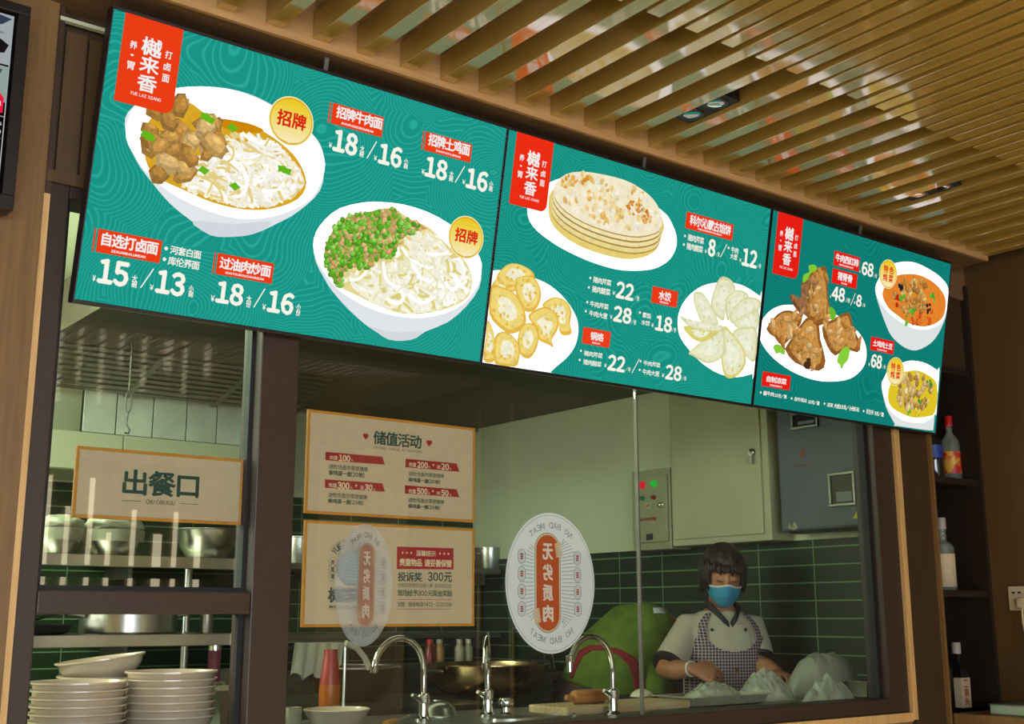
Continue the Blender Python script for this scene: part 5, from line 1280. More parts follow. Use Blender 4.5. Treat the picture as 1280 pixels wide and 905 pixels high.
# ------------------------------------------------------------------ left: rack, shelves, hood filters
RY = 3.75
def zAt(x, y, Y): return onY(x, y, Y).z
xr = onY(294, 790, RY).x; xl = 0.55
z2 = zAt(160, 793, RY); z1 = zAt(160, 694, RY)
t = thing('steel_rack', 'steel shelving rack with two shelves behind the hatch', 'rack', ((xl + xr) / 2, RY + .2, 0))
for z in (z1, z2):
    bm = box(B(), xl, xr - .005, RY, RY + .42, z - .006, z, .001); box(bm, xl, xr - .005, RY - .004, RY + .006, z - .038, z, .002); obj('shelf', bm, M_steel, t)
for x in (xl + .02, xr):
    for y in (RY - .012, RY + .41):
        obj('upright', tube(B(), [(x, y, 0), (x, y, z1 + .03)], .013, 14), M_steel, t, 40)
zx = zAt(160, 870, RY)
bm = box(B(), xl, xr - .005, RY, RY + .42, .45, .458); obj('shelf', bm, M_steel, t)
def steel_bowl(label, x, y, z, r, h, name='mixing_bowl', mat=None, group=None):
    t = thing(name, label, 'bowl', (x, y, z), 0, group)
    o = obj('bowl_body', lathe(B(), [(0, 0), (r * .5, 0), (r * .62, .006), (r * .86, h * .45), (r * .97, h * .95), (r * 1.06, h * .98), (r * 1.06, h), (r * .95, h), (r * .83, h * .46), (r * .55, .012), (0, .008)], n=40), mat or M_steel, None, 50); o.parent = t
    return t
yb_ = RY + .21
p = onY(258, 695, yb_); r = abs(onY(300, 680, yb_).x - onY(216, 680, yb_).x) * .46
steel_bowl('large steel mixing bowl on the upper rack shelf below the hatch sign', p.x, yb_, z1 + .001, r * .95, .105)
for k, (x_, rr, lab) in enumerate(((72, .072, 'plastic covered steel bowl on the upper rack shelf beside the jamb'), (140, .092, 'plastic covered steel bowl, middle of the upper rack shelf'))):
    p = onY(x_, 695, yb_)
    b_ = steel_bowl(lab, p.x, yb_, z1 + .001, rr, .085)
    o = obj('plastic_cover', lathe(lump(B(), (0, 0, .09), rr * 1.0, (1, 1, .5), 20 + k, .25, 4), [(rr * 1.07, .05), (rr * 1.09, .088)], n=32), M_wrap2, None, 180); o.parent = b_
p = onY(160, 790, RY + .2)
t = thing('stock_pot', 'low wide steel pot on the lower rack shelf above the bowls', 'pot', (p.x, RY + .2, z2 + .001))
o = obj('pot_body', lathe(B(), [(0, 0), (.15, 0), (.155, .005), (.155, .075), (.162, .078), (.162, .082), (.15, .08), (.15, .01), (0, .008)], n=48), M_steel, None, 40); o.parent = t
for s_ in (-1, 1):
    o = obj('pot_handle', tube(B(), [(s_ * .155, -.03, .055), (s_ * .185, -.03, .06), (s_ * .185, .03, .06), (s_ * .155, .03, .055)], .005, 8), M_steel, None, 40); o.parent = t
p = onY(80, 790, RY + .15)
pan('black_tray', 'black tray with tongs on the lower rack shelf beside the jamb', p.x - .13, p.x - .005, RY + .05, RY + .3, z2 + .001, .03, .012, 'tray', M_gasket)
t = thing('steel_tongs', 'steel tongs lying across the black tray', 'tongs', (p.x, RY + .1, z2 + .04))
for k in (0, 1): obj('tong_arm', tube(B(), [(p.x - .14, RY + .08 + .02 * k, z2 + .038), (p.x - .09, RY + .11 + .01 * k, z2 + .05), (p.x - .01, RY + .14, z2 + .066)], .005, 8), M_steel, t, 40)
for k, (x_, q, lab) in enumerate(((258, M_steel, 'steel canister on the lower rack shelf by the upright'), (270, pmat('pink canister', (140, 70, 80), .5), 'dull pink canister under the rack shelf by the upright'))):
    zz = z2 if k == 0 else zAt(270, 852, RY + .1)
    p = onY(x_, 785, RY + .1)
    zz += .001; t = thing('canister', lab, 'canister', (p.x, RY + .1, zz))
    o = obj('canister_body', lathe(B(), [(0, 0), (.02, 0), (.021, .003), (.021, .10), (0, .10)], n=24), q, None, 40); o.parent = t
    o = obj('canister_lid', lathe(B(), [(.022, .10), (.022, .118), (.018, .122), (0, .122)], n=24), M_chrome, None, 40); o.parent = t
    if k == 1:
        boxo('bracket', M_steel, -.03, .03, -.03, .05, -.006, -.0005, t).matrix_parent_inverse = Matrix.Identity(4)
        boxo('bracket', M_steel, .02, .03, -.03, .05, -(zz - .458), -.006, t).matrix_parent_inverse = Matrix.Identity(4)

t = thing('fluorescent_lamp', 'fluorescent tube lamp hanging under the kitchen ceiling', 'lamp', (0.8, 4.2, 2.5))
obj('lamp_tube', tube(B(), [(0.8, 3.55, 2.47), (0.8, 4.85, 2.47)], .018, 12), emit('lit fluorescent tube', (232, 255, 220), 75.0), t, 60)
bm = box(B(), 0.77, 0.83, 3.5, 4.9, 2.50, 2.53, .002); box(bm, .775, .825, 3.53, 3.55, 2.45, 2.50); box(bm, .775, .825, 4.85, 4.87, 2.45, 2.50); box(bm, .79, .81, 3.8, 3.82, 2.53, 2.619); box(bm, .79, .81, 4.6, 4.62, 2.53, 2.619); obj('lamp_batten', bm, M_china, t)
# hood filters, bright steel splash panels and the pale board on the rear wall, seen through the hatch pane
FY0, FY1 = 4.86, 5.3
fz0, fz1 = 2.391, zAt(200, 499, FY1)
t = thing('hood_filters', 'slanted bank of steel grease filters under the kitchen hood', 'hood filter', (2.0, 5.1, 2.3))
fx0, fx1 = 1.40, 2.72
nb = 9
for k in range(nb):
    f0 = k / nb; f1 = (k + .55) / nb
    y0, z0_ = FY0 + (FY1 - FY0) * f0, fz0 + (fz1 - fz0) * f0
    y1_, z1_ = FY0 + (FY1 - FY0) * f1, fz0 + (fz1 - fz0) * f1
    bm = B(); vs = [bm.verts.new(v) for v in ((fx0, y0, z0_), (fx1, y0, z0_), (fx1, y1_, z1_), (fx0, y1_, z1_), (fx0, y0, z0_ - .006), (fx1, y0, z0_ - .006), (fx1, y1_, z1_ - .006), (fx0, y1_, z1_ - .006))]
    for f_ in ((0, 1, 2, 3), (7, 6, 5, 4), (0, 4, 5, 1), (1, 5, 6, 2), (2, 6, 7, 3), (3, 7, 4, 0)): bm.faces.new([vs[i] for i in f_])
    obj('filter_baffle', bm, M_steel_dull, t)
bm = B()
for x in (fx0, 1.86, 2.28, fx1 - .03):
    vs = [bm.verts.new(v) for v in ((x, FY0, fz0 - .008), (x + .03, FY0, fz0 - .008), (x + .03, FY1, fz1 - .008), (x, FY1, fz1 - .008))]; bm.faces.new(vs)
r_ = bmesh.ops.extrude_face_region(bm, geom=bm.faces[:]); bmesh.ops.translate(bm, vec=(0, 0, .02), verts=[v for v in r_['geom'] if isinstance(v, bmesh.types.BMVert)])
obj('filter_frame', bm, M_steel_dull, t)
sz0, sz1 = zAt(200, 548, FY1 + .02), fz1 + .01
M_splash = pmat('bright galvanised steel', (238, 246, 230), .4, .15, noise=.35, nscale=3.5, bump=.12, bscale=9)
t = thing('splash_panels', 'bright galvanised steel panels under the hood filters', 'splash panel', (2.1, FY1 + .03, sz0))
xs_ = [onY(x, 515, FY1 + .02).x for x in (104, 146, 192, 234, 272, 310, 322)]
for a_, b_ in zip(xs_, xs_[1:]): boxo('steel_sheet', M_splash, a_ + .003, b_ - .003, FY1 + .02, FY1 + .03, sz0 + .001, sz1, t, .001)
boxo('backing_rail', M_gasket, xs_[0], xs_[-1], FY1 + .031, FY1 + .05, sz0 + .001, sz1, t)
bz0, bz1 = zAt(290, 601, FY1), sz0
t = thing('pale_cupboard', 'pale green wall cupboard behind the hatch sign', 'cupboard', (2.1, 5.5, bz0))
boxo('cupboard_body', M_paint_pale, xs_[0] - .3, onY(322, 575, FY1).x, FY1 + .014, 5.74, bz0, bz1 - .002, t, .002)
xm_ = onY(154, 560, FY1).x
boxo('cupboard_door', M_paint_pale, xs_[0] - .29, xm_ - .003, FY1, FY1 + .013, bz0 + .004, bz1 - .006, t, .002); boxo('cupboard_door', M_paint_pale, xm_ + .003, onY(322, 575, FY1).x - .003, FY1, FY1 + .013, bz0 + .004, bz1 - .006, t, .002)
struct(boxo('trim_hood_edge', M_steel, 2.74, 4.14, 5.70, 5.74, 2.372, 2.391))
p = onY(160, 512, 4.7)
t = thing('meat_hook', 'steel hook hanging from the hood behind the hatch pane', 'hook', (p.x, 4.7, 2.39))
bm = tube(B(), [(p.x, 4.7, 2.391), (p.x, 4.7, zAt(159, 490, 4.7))], .004, 8); obj('hook_rod', bm, M_steel_dull, t, 40)
za, zb_ = zAt(159, 488, 4.7), zAt(160, 516, 4.7)
obj('hook_link', tube(B(), [(p.x + .012 * sin(k * pi / 8), 4.7, (za + zb_) / 2 + (za - zb_) / 2 * cos(k * pi / 8)) for k in range(17)], .0035, 8, False), M_steel_dull, t, 40)
zc_ = zAt(160, 540, 4.7)
obj('hook_end', tube(B(), [(p.x, 4.7, zb_), (p.x - .003, 4.7, zc_ + .03), (p.x + .012, 4.7, zc_ + .01), (p.x + .008, 4.7, zc_ - .006), (p.x - .008, 4.7, zc_ - .004)], .004, 8), M_steel_dull, t, 40)

# ------------------------------------------------------------------ cooking range at the back with pots
t = thing('cooking_range', 'long steel cooking range behind the taps', 'range', (2.3, 4.4, 0))
RX0, RX1 = 1.78, 3.02
boxo('range_body', M_hood, RX0 + .02, RX1 - .02, 4.04, 4.92, 0, .93, t)
bm = box(B(), RX0, RX1, 4.0, 4.94, .931, .96, .004); obj('range_top', bm, M_steel, t)
zl_ = zAt(560, 829, 4.95); boxo('back_ledge', M_steel_dull, RX0, 4.08, 4.945, 5.10, 0, zl_, t, .002)
p = onY(609, 832, 4.35); rr = abs(onY(686, 832, 4.35).x - onY(531, 832, 4.35).x) * .40
t = thing('deep_wok_pot', 'large round steel pot on the range behind the middle tap', 'pot', (p.x, 4.35, .9605))
zt_ = zAt(609, 829, 4.35) - .9605
o = obj('pot_body', lathe(B(), [(0, 0), (rr * .5, 0), (rr * .74, zt_ * .12), (rr * .93, zt_ * .5), (rr, zt_ * .96), (rr * 1.04, zt_ * .97), (rr * 1.04, zt_), (rr * .97, zt_), (rr * .9, zt_ * .5), (rr * .7, zt_ * .15), (0, zt_ * .05)], n=56), pmat('reflection tinted steel', (170, 140, 105), .2, 1.0, noise=.2, nscale=5), None, 50); o.parent = t  # brownish reflection on the steel put into its base colour
for s_ in (-1, 1):
    o = obj('pot_handle', tube(B(), [(s_ * rr, -.05, zt_ * .8), (s_ * (rr + .04), -.05, zt_ * .84), (s_ * (rr + .04), .05, zt_ * .84), (s_ * rr, .05, zt_ * .8)], .006, 8), M_steel, None, 40); o.parent = t
p = onY(440, 836, 4.45); rr = .20
zt_ = zAt(420, 834, 4.45) - .9605
t = thing('iron_wok', 'dark iron wok on the range behind the sauce bottle', 'wok', (p.x, 4.45, .9605))
M_iron = pmat('dark iron', (60, 48, 36), .4, .6, noise=.3, nscale=6)
o = obj('wok_body', lathe(B(), [(0, 0), (rr * .55, 0), (rr * .8, zt_ * .3), (rr * .97, zt_ * .95), (rr, zt_ * .98), (rr, zt_), (rr * .95, zt_), (rr * .75, zt_ * .35), (0, zt_ * .1)], n=48), M_iron, None, 50); o.parent = t
o = obj('wok_rim', tube(B(), [(rr * cos(k * pi / 20), rr * sin(k * pi / 20), zt_) for k in range(41)], .005, 8, False), M_steel, None, 60); o.parent = t
o = obj('wok_handle', tube(B(), [(-rr, 0, zt_ * .95), (-rr - .12, -.03, zt_ * 1.05), (-rr - .2, -.05, zt_ * 1.12)], [.012, .012, .014], 10), M_iron, None, 40); o.parent = t
# folded cloth hung over the rail behind the post
cy_ = 4.05
t = thing('hanging_cloth', 'white cloth hung over a rail behind the window post', 'cloth', (1.7, cy_, 1.0))
def cloth(pts_top, pts_bot, rows=14, amp=.014):
    bm = B(); n = len(pts_top); g_ = []
    for j in range(rows + 1):
        f_ = j / rows; row = []
        for i in range(n):
            a_, b_ = Vector(pts_top[i]), Vector(pts_bot[i]); v = a_.lerp(b_, f_); v.y += amp * sin(i * 1.25 + f_ * .8) * (.3 + f_); row.append(bm.verts.new(v))
        g_.append(row)
    for j in range(rows):
        for i in range(n - 1): bm.faces.new((g_[j][i], g_[j][i + 1], g_[j + 1][i + 1], g_[j + 1][i]))
    return bm
n_ = 22
top_ = [onY(368 + (430 - 368) * i / n_, 803, cy_) for i in range(n_ + 1)]
bot_ = [onY(364 + (428 - 364) * i / n_, 846 - 22 * max(0, (i / n_ - .45)) - 5 * sin(i * .9), cy_) for i in range(n_ + 1)]
M_cloth = pmat('white cotton cloth', (214, 216, 190), .85, noise=.05, nscale=30)
me_ = applied(cloth(top_, bot_), [('SOLIDIFY', {'thickness': .004}), ('SUBSURF', {'levels': 1})]); link('cloth_sheet', me_, M_cloth, t, 180)
e0, e1 = onY(432, 803, cy_), onY(463, 834, cy_)
rib = [onY(432, 804, cy_), onY(446, 810, cy_), onY(456, 822, cy_), onY(462, 836, cy_)]
obj('cloth_strap', tube(B(), rib, .012, 8), M_cloth, t, 60)
q = [onY(362, 802, cy_), onY(436, 802, cy_)]
t = thing('cloth_rail', 'steel rail carrying the white cloth above the range', 'rail', tuple(q[0]))
obj('rail_bar', tube(B(), [q[0] + Vector((0, .026, 0)), q[1] + Vector((0, .026, 0))], .006, 8), M_steel, t, 40)
for v in q: obj('rail_post', tube(B(), [v + Vector((0, .026, 0)), Vector((v.x, v.y + .026, .9612))], .006, 8), M_steel, t, 40)
# small sauce bottles on the range ledge
for k, (x_, col, capc, lab) in enumerate(((537, (120, 40, 30), M_red, 'small red capped sauce bottle on the range ledge'), (549, (160, 120, 60), M_cap, 'small amber jar next to the red capped sauce bottle'), (574, (170, 160, 130), M_cap, 'small pale spice jar on the range ledge'), (585, (150, 150, 120), M_china, 'white capped spice jar at the far end of the range ledge'))):
    p = onY(x_, 829, 5.0)
    t = thing('sauce_jar', lab, 'jar', (p.x, 5.0, zl_), 0, 'sauce jars on the range ledge')
    o = obj('jar_body', lathe(B(), [(0, 0), (.024, 0), (.025, .004), (.025, .07), (.014, .086), (.014, .092), (0, .092)], n=20), pmat('jar glass', col, .25), None, 40); o.parent = t
    o = obj('jar_cap', lathe(B(), [(.016, .092), (.016, .112), (0, .114)], n=20), capc, None, 40); o.parent = t
# wall shelves on the rear wall with pots
zs_ = zAt(610, 711, 5.45)
for (xa, xb, z, lab) in ((1.9, 4.10, zs_, 'long steel wall shelf carrying pots behind the posters'), (1.9, 4.10, zAt(480, 791, 5.5), 'lower steel wall shelf behind the range')):
    t = thing('wall_shelf', lab, 'shelf', ((xa + xb) / 2, 5.6, z)); boxo('shelf_board', M_steel_dull, xa, xb, 5.42, 5.75, z - .03, z, t, .002)
    for x in (xa + .1, (xa + xb) / 2, xb - .1): boxo('shelf_bracket', M_steel_dull, x - .01, x + .01, 5.45, 5.75, z - .09, z - .0305, t)
for k, (x_, rr, h, lab) in enumerate(((612, .085, .125, 'steel pot on the wall shelf between poster and oval sticker'), (372, .085, .14, 'steel pot on the wall shelf beside the window post'), (455, .11, .12, 'wide steel pot on the wall shelf above the lower poster'))):
    p = onY(x_, 705, 5.58)
    t = thing('steel_pot', lab, 'pot', (p.x, 5.58, zs_), 0, 'steel pots on the wall shelf')
    o = obj('pot_body', lathe(B(), [(0, 0), (rr * .92, 0), (rr * .95, .006), (rr * .96, h * .95), (rr * 1.06, h * .97), (rr * 1.06, h), (rr * .9, h), (rr * .88, .01), (0, .008)], n=40), M_steel, None, 40); o.parent = t
    for s_ in (-1, 1):
        o = obj('pot_handle', tube(B(), [(s_ * rr * .96, -.025, h * .7), (s_ * (rr + .025), -.025, h * .74), (s_ * (rr + .025), .025, h * .74), (s_ * rr * .96, .025, h * .7)], .005, 8), M_steel, None, 40); o.parent = t
# spatula hung near the sticker
t = thing('hanging_ladle', 'steel ladle hanging left of the person in green', 'ladle', (3.3, 4.85, 1.3))
p0, p1 = onY(690, 815, 4.85), onY(694, 838, 4.85)
obj('ladle_shaft', tube(B(), [p0 + Vector((0, 0, .12)), p0, p1], .005, 8), M_steel, t, 40)
obj('ladle_cup', lathe(B(), [(0, -.03), (.03, -.02), (.042, 0.0), (.045, .012), (.04, .010), (.028, -.014), (0, -.024)], p1 + Vector((.01, 0, -.02)), 24), M_steel, t, 50)
boxo('wall_rail', M_steel, p0.x - .25, p0.x + .25, 4.85, 4.856, p0.z + .115, p0.z + .125, t); boxo('rail_post', M_steel, p0.x - .25, p0.x - .24, 4.85, 4.856, 0, p0.z + .115, t)

# ================================================================== the masked cook
from mathutils.bvhtree import BVHTree
TH = -0.467
EX = Vector((cos(TH), sin(TH), 0)); EY = Vector((-sin(TH), cos(TH), 0)); EZ = Vector((0, 0, 1))      # her left, her back, up
CO = Vector((3.835, 3.54, 0))
def Pw(x, y, z): return CO + EX * x + EY * y + EZ * z
TOR = [(.78, .0, .168, .125), (.88, .0, .172, .13), (.98, .0, .160, .122), (1.08, -.005, .160, .122), (1.17, -.01, .168, .122), (1.23, -.005, .164, .11), (1.27, .0, .148, .094), (1.30, .002, .112, .078), (1.335, .0, .066, .058)]
def tor(z):
    for a_, b_ in zip(TOR, TOR[1:]):
        if z <= b_[0]:
            f_ = max(0, (z - a_[0]) / (b_[0] - a_[0])); return [a_[i] + (b_[i] - a_[i]) * f_ for i in (1, 2, 3)]
    return list(TOR[-1][1:])
def surf(th, z, off=0.0):
    """point on the torso: th = 0 at the front, positive to her left"""
    cy, hw, hd = tor(z); st, ct = sin(th), cos(th); e = 2 / 2.4
    return Pw((hw + off) * math.copysign(abs(st) ** e, st), cy - (hd + off) * math.copysign(abs(ct) ** e, ct), z)
def torso_loft(bm, off, z0, z1, n=32, m=22, cap=True):
    rings = []
    for j in range(m + 1):
        z = z0 + (z1 - z0) * j / m
        rings.append([bm.verts.new(surf(2 * pi * k / n, z, off)) for k in range(n)])
    for a_, b_ in zip(rings, rings[1:]):
        for k in range(n): bm.faces.new((a_[k], a_[(k + 1) % n], b_[(k + 1) % n], b_[k]))
    if cap: bm.faces.new(rings[0][::-1]); bm.faces.new(rings[-1])
    return bm
def hand(bm, w, d, nrm, side, curl=(14, 26, 22), L=1.0):
    """palm, four unequal bent fingers and a thumb; w wrist, d towards the fingers, nrm back of the hand, side towards the thumb"""
    d = Vector(d).normalized(); nrm = Vector(nrm); nrm = (nrm - d * nrm.dot(d)).normalized(); s = d.cross(nrm).normalized()
    if s.dot(Vector(side)) < 0: s = -s
    loft(bm, [(w - d * .02, s * .024, nrm * .019), (w + d * .012 * L, s * .029, nrm * .018), (w + d * .045 * L, s * .039, nrm * .0165), (w + d * .078 * L, s * .043, nrm * .0135), (w + d * .090 * L, s * .040, nrm * .010)], 16)
    for k, (o, ln) in enumerate(((.033, .066), (.011, .075), (-.011, .070), (-.033, .055))):
        p = w + d * (.082 * L) + s * o; pts = [p - d * .015, p]; a_ = 0; dd = d + s * o * 4.5
        for q, c_ in zip((.44, .32, .24), curl):
            a_ += radians(c_ + k * 2); v = (dd.normalized() * cos(a_) - nrm * sin(a_)); p = p + v * ln * q * L; pts.append(p)
        tube(bm, pts, [.0086, .0082, .0078, .0072, .006], 10)
    p = w + d * .022 + s * .026; pts = [p - s * .01]; 
    for v, ln in ((d * .55 + s * .75 - nrm * .25, .034), (d * .85 + s * .35 - nrm * .4, .028), (d * 1.0 + s * .05 - nrm * .5, .02)):
        pts.append(p); p = p + v.normalized() * ln * L
    pts.append(p); tube(bm, pts, [.012, .0125, .011, .0095, .0075], 10)
def remeshed(bm, vox, sm=6):
    return applied(bm, [('REMESH', {'mode': 'VOXEL', 'voxel_size': vox}), ('SMOOTH', {'factor': .5, 'iterations': sm})])
M_skin = pmat('warm skin', (176, 120, 84), .5, noise=.08, nscale=12)
M_shirt = pmat('white chef cotton', (190, 182, 158), .85, noise=.05, nscale=40, bump=.25, bscale=14)
M_black = pmat('black trim cloth', (30, 26, 26), .7)
M_hair = pmat('dark brown hair', (44, 28, 20), .45, rgb2=(24, 15, 11), nscale=9, stretch=(9, 9, 1), bump=.6, bscale=18)
M_mask = pmat('blue surgical mask', (52, 150, 190), .7, noise=.1, nscale=50, bump=.3, bscale=60, stretch=(1, 1, 6))
M_maskw = pmat('white mask edge', (206, 206, 200), .7)
M_trouser = pmat('dark trousers', (40, 38, 42), .8)
def check_mat(name, c1, c2, s):
    m = pmat(name, c1, .8); nt = m.node_tree; N = nt.nodes; L = nt.links
    tc = N.new('ShaderNodeTexCoord'); mp = N.new('ShaderNodeMapping'); mp.inputs['Rotation'].default_value = (0, 0, .467); L.new(tc.outputs['Object'], mp.inputs[0])
    sp = N.new('ShaderNodeSeparateXYZ'); L.new(mp.outputs[0], sp.inputs[0]); cb = N.new('ShaderNodeCombineXYZ')
    L.new(sp.outputs[0], cb.inputs[0]); L.new(sp.outputs[2], cb.inputs[1])
    ck = N.new('ShaderNodeTexBrick'); ck.offset = 0.0
    ck.inputs['Color1'].default_value = (*lin(c1), 1); ck.inputs['Color2'].default_value = (*lin(tuple(v * .86 for v in c1)), 1); ck.inputs['Mortar'].default_value = (*lin(c2), 1)
    ck.inputs['Scale'].default_value = 1; ck.inputs['Brick Width'].default_value = s; ck.inputs['Row Height'].default_value = s; ck.inputs['Mortar Size'].default_value = s * .15; ck.inputs['Mortar Smooth'].default_value = .3
    L.new(cb.outputs[0], ck.inputs[0]); L.new(ck.outputs[0], N['Principled BSDF'].inputs['Base Color'])
    return m
M_apron = check_mat('purple checked apron cloth', (66, 46, 58), (176, 158, 162), .0125)

cook = thing('person', 'person in blue face mask, white chef shirt and checked apron handling dough', 'person', (CO.x, CO.y, 0))
shR, shL = Pw(-.142, .0, 1.255), Pw(.138, .0, 1.255)
elR, wrR = onY(832, 838, 3.57), onY(866, 836, 3.41)
elL, wrL = onY(949, 830, 3.40), onY(972, 842, 3.28)
# head frame: bowed forward
HC = Pw(.0, -.045, 1.462); tl = radians(14)
hx, hy, hz = EX, (EY * cos(tl) + EZ * sin(tl)), (EZ * cos(tl) - EY * sin(tl))
# face turned a little to the photographer
tw = radians(10); hx, hy = (hx * cos(tw) - hy * sin(tw)), (hy * cos(tw) + hx * sin(tw))
def Hd(x, y, z): return HC + hx * x + hy * y + hz * z
bm = B(); torso_loft(bm, -.008, .78, 1.335, 28, 18)
loft(bm, [(Pw(0, .012, 1.30), EX * .06, EY * .058), (Pw(0, -.005, 1.35), EX * .052, EY * .055), (Hd(0, .012, -.06), hx * .052, hy * .056)], 18)
loft(bm, [(Hd(0, -.035, -.118), hx * .022, hy * .020), (Hd(0, -.03, -.108), hx * .042, hy * .042), (Hd(0, -.018, -.08), hx * .057, hy * .068), (Hd(0, -.008, -.045), hx * .066, hy * .083), (Hd(0, -.002, 0), hx * .072, hy * .092), (Hd(0, .004, .04), hx * .073, hy * .094), (Hd(0, .006, .075), hx * .066, hy * .084), (Hd(0, .008, .10), hx * .048, hy * .060), (Hd(0, .008, .113), hx * .02, hy * .026)], 26)
tube(bm, [Hd(0, -.090, .018), Hd(0, -.104, -.012), Hd(0, -.112, -.034), Hd(0, -.098, -.042)], [.008, .0105, .0135, .010], 10)
for s_ in (-1, 1):
    loft(bm, [(Hd(s_ * .068, .008, -.036), hy * .010, hx * .006), (Hd(s_ * .077, .010, -.012), hy * .017, hx * .008), (Hd(s_ * .078, .012, .012), hy * .018, hx * .007), (Hd(s_ * .070, .012, .026), hy * .01, hx * .005)], 10)
    loft(bm, [(Hd(s_ * .047, -.086, .006), hx * .004, hz * .004), (Hd(s_ * .031, -.0895, .006), hx * .015 + hy * .003, hz * .009), (Hd(s_ * .018, -.089, .004), hx * .004, hz * .004)], 10)
    a_, e_, w_ = ((shR, elR, wrR), (shL, elL, wrL))[0 if s_ < 0 else 1]
    tube(bm, [a_ + (Pw(0, 0, 1.275) - a_) * .35, a_, a_.lerp(e_, .5), e_, e_.lerp(w_, .4), w_], [.052, .056, .047, .041, .040, .027], 16)
    hp = Pw(s_ * .088, 0, .86); tube(bm, [hp, Pw(s_ * .09, -.005, .48), Pw(s_ * .092, .01, .10), Pw(s_ * .092, 0, .03)], [.09, .062, .042, .04], 16)
    loft(bm, [(Pw(s_ * .092, .04, .035), EX * .036, EZ * .034), (Pw(s_ * .093, -.06, .035), EX * .042, EZ * .034), (Pw(s_ * .095, -.16, .022), EX * .036, EZ * .02)], 12)
VT = Vector((-.735, -.675, .1))
hand(bm, wrR, Vector((.72, -.62, -.28)), Vector((-.55, -.55, .62)), (0.1, -.1, .9), (22, 34, 26))
hand(bm, wrL, Vector((-.55, -.75, -.05)), Vector((-.1, -.3, .95)), (-.9, -.3, 0), (20, 30, 24))
link('body', remeshed(bm, .0048, 4), M_skin, cook, 180)
# trousers and shoes
bm = B()
for s_ in (-1, 1):
    tube(bm, [Pw(s_ * .08, 0, .90), Pw(s_ * .09, -.002, .70), Pw(s_ * .092, -.003, .45), Pw(s_ * .093, .006, .09)], [.105, .098, .078, .066], 18)
link('trousers', remeshed(bm, .012, 4), M_trouser, cook, 180)
for s_ in (-1, 1):
    bm = loft(B(), [(Pw(s_ * .093, .07, .04), EX * .03, EZ * .034), (Pw(s_ * .093, .04, .048), EX * .044, EZ * .047), (Pw(s_ * .094, -.07, .042), EX * .05, EZ * .041), (Pw(s_ * .096, -.17, .03), EX * .044, EZ * .029), (Pw(s_ * .096, -.195, .024), EX * .025, EZ * .018)], 16)
    obj('shoe', bm, M_black, cook, 180)
# shirt with short sleeves
bm = torso_loft(B(), .006, .80, 1.322, 32, 20)
for a_, e_ in ((shR, elR), (shL, elL)):
    tube(bm, [a_ + (Pw(0, 0, 1.26) - a_) * .45, a_, a_.lerp(e_, .4), a_.lerp(e_, .86)], [.056, .062, .063, .067], 20)
me_ = remeshed(bm, .009, 5); link('chef_shirt', me_, M_shirt, cook, 180)
for a_, e_ in ((shR, elR), (shL, elL)):
    obj('sleeve_cuff', tube(B(), [a_.lerp(e_, .83), a_.lerp(e_, .92)], [.0685, .0675], 24, True), M_black, cook, 40)
# collar: two dark lapels round the neck
bm = B()
for s_ in (-1, 1):
    pts = [Pw(s_ * .005, -.105, 1.262), Pw(s_ * .035, -.092, 1.300), Pw(s_ * .062, -.055, 1.336), Pw(s_ * .066, .0, 1.352), Pw(s_ * .045, .05, 1.356), Pw(0, .066, 1.357)]
    for k in range(2):
        pass
    loft(bm, [(p, (EZ * .016 + (p - Pw(0, 0, p.z)).normalized() * -.004), (p - Pw(0, 0, p.z)).normalized() * .005) for p in pts], 10)
obj('collar', bm, M_black, cook, 180)
# double breasted front flap, black buttons
def patch(cells, off, thick=.003):
    """quads laid on the torso surface"""
    bm = B(); vm = {}
    def v(th, z):
        k = (round(th, 4), round(z, 4))
        if k not in vm: vm[k] = bm.verts.new(surf(th, z, off))
        return vm[k]
    for c_ in cells: bm.faces.new([v(*q) for q in c_])
    return applied(bm, [('SOLIDIFY', {'thickness': thick, 'offset': 1.0}), ('SUBSURF', {'levels': 1})])
def cloth_cells(th0, th1, z0, z1, n, m, keep):
    out = []
    for i in range(n):
        for j in range(m):
            a_, b_ = th0 + (th1 - th0) * i / n, th0 + (th1 - th0) * (i + 1) / n; c_, d_ = z0 + (z1 - z0) * j / m, z0 + (z1 - z0) * (j + 1) / m
            if keep((a_ + b_) / 2, (c_ + d_) / 2): out.append(((a_, c_), (b_, c_), (b_, d_), (a_, d_)))
    return out
link('front_flap', patch(cloth_cells(-.42, .42, 1.06, 1.27, 14, 12, lambda th, z: True), .0085, .003), M_shirt, cook, 180)
bib_top = lambda th: 1.16 + .06 * min(1, (abs(th) / .62)) ** 2.2
link('apron', patch(cloth_cells(-1.45, 1.45, .70, 1.235, 100, 90, lambda th, z: z < bib_top(th) and (abs(th) < .8 or z < 1.235 - (abs(th) - .8) * .30)), .016, .003), M_apron, cook, 180)
for s_ in (-1, 1):
    n_ = 10; cells = []
    for k in range(n_):
        za, zb2 = 1.19 + .128 * k / n_, 1.19 + .128 * (k + 1) / n_; t0 = s_ * (.66 + .06 * k / n_); t1 = s_ * (.66 + .06 * (k + 1) / n_); w_ = .13 + .02 * k / n_; w1 = .13 + .02 * (k + 1) / n_
        cells.append(((t0 - w_, za), (t0 + w_, za), (t1 + w1, zb2), (t1 - w1, zb2)))
    link('apron_strap', patch(cells, .017, .003), M_apron, cook, 180)
M_btn_b = pmat('brown button', (110, 70, 34), .3)
def button(th, z, off, r, mat):
    p = surf(th, z, off); nn = (surf(th, z, off + .02) - p).normalized(); q = nn.to_track_quat('Z', 'Y').to_matrix().to_4x4()
    bm = lathe(B(), [(0, -.002), (r, -.002), (r, .002), (r * .8, .0035), (r * .5, .002), (0, .002)], n=16); bmesh.ops.transform(bm, matrix=Matrix.Translation(p) @ q, verts=bm.verts[:]); obj('button', bm, mat, cook, 40)
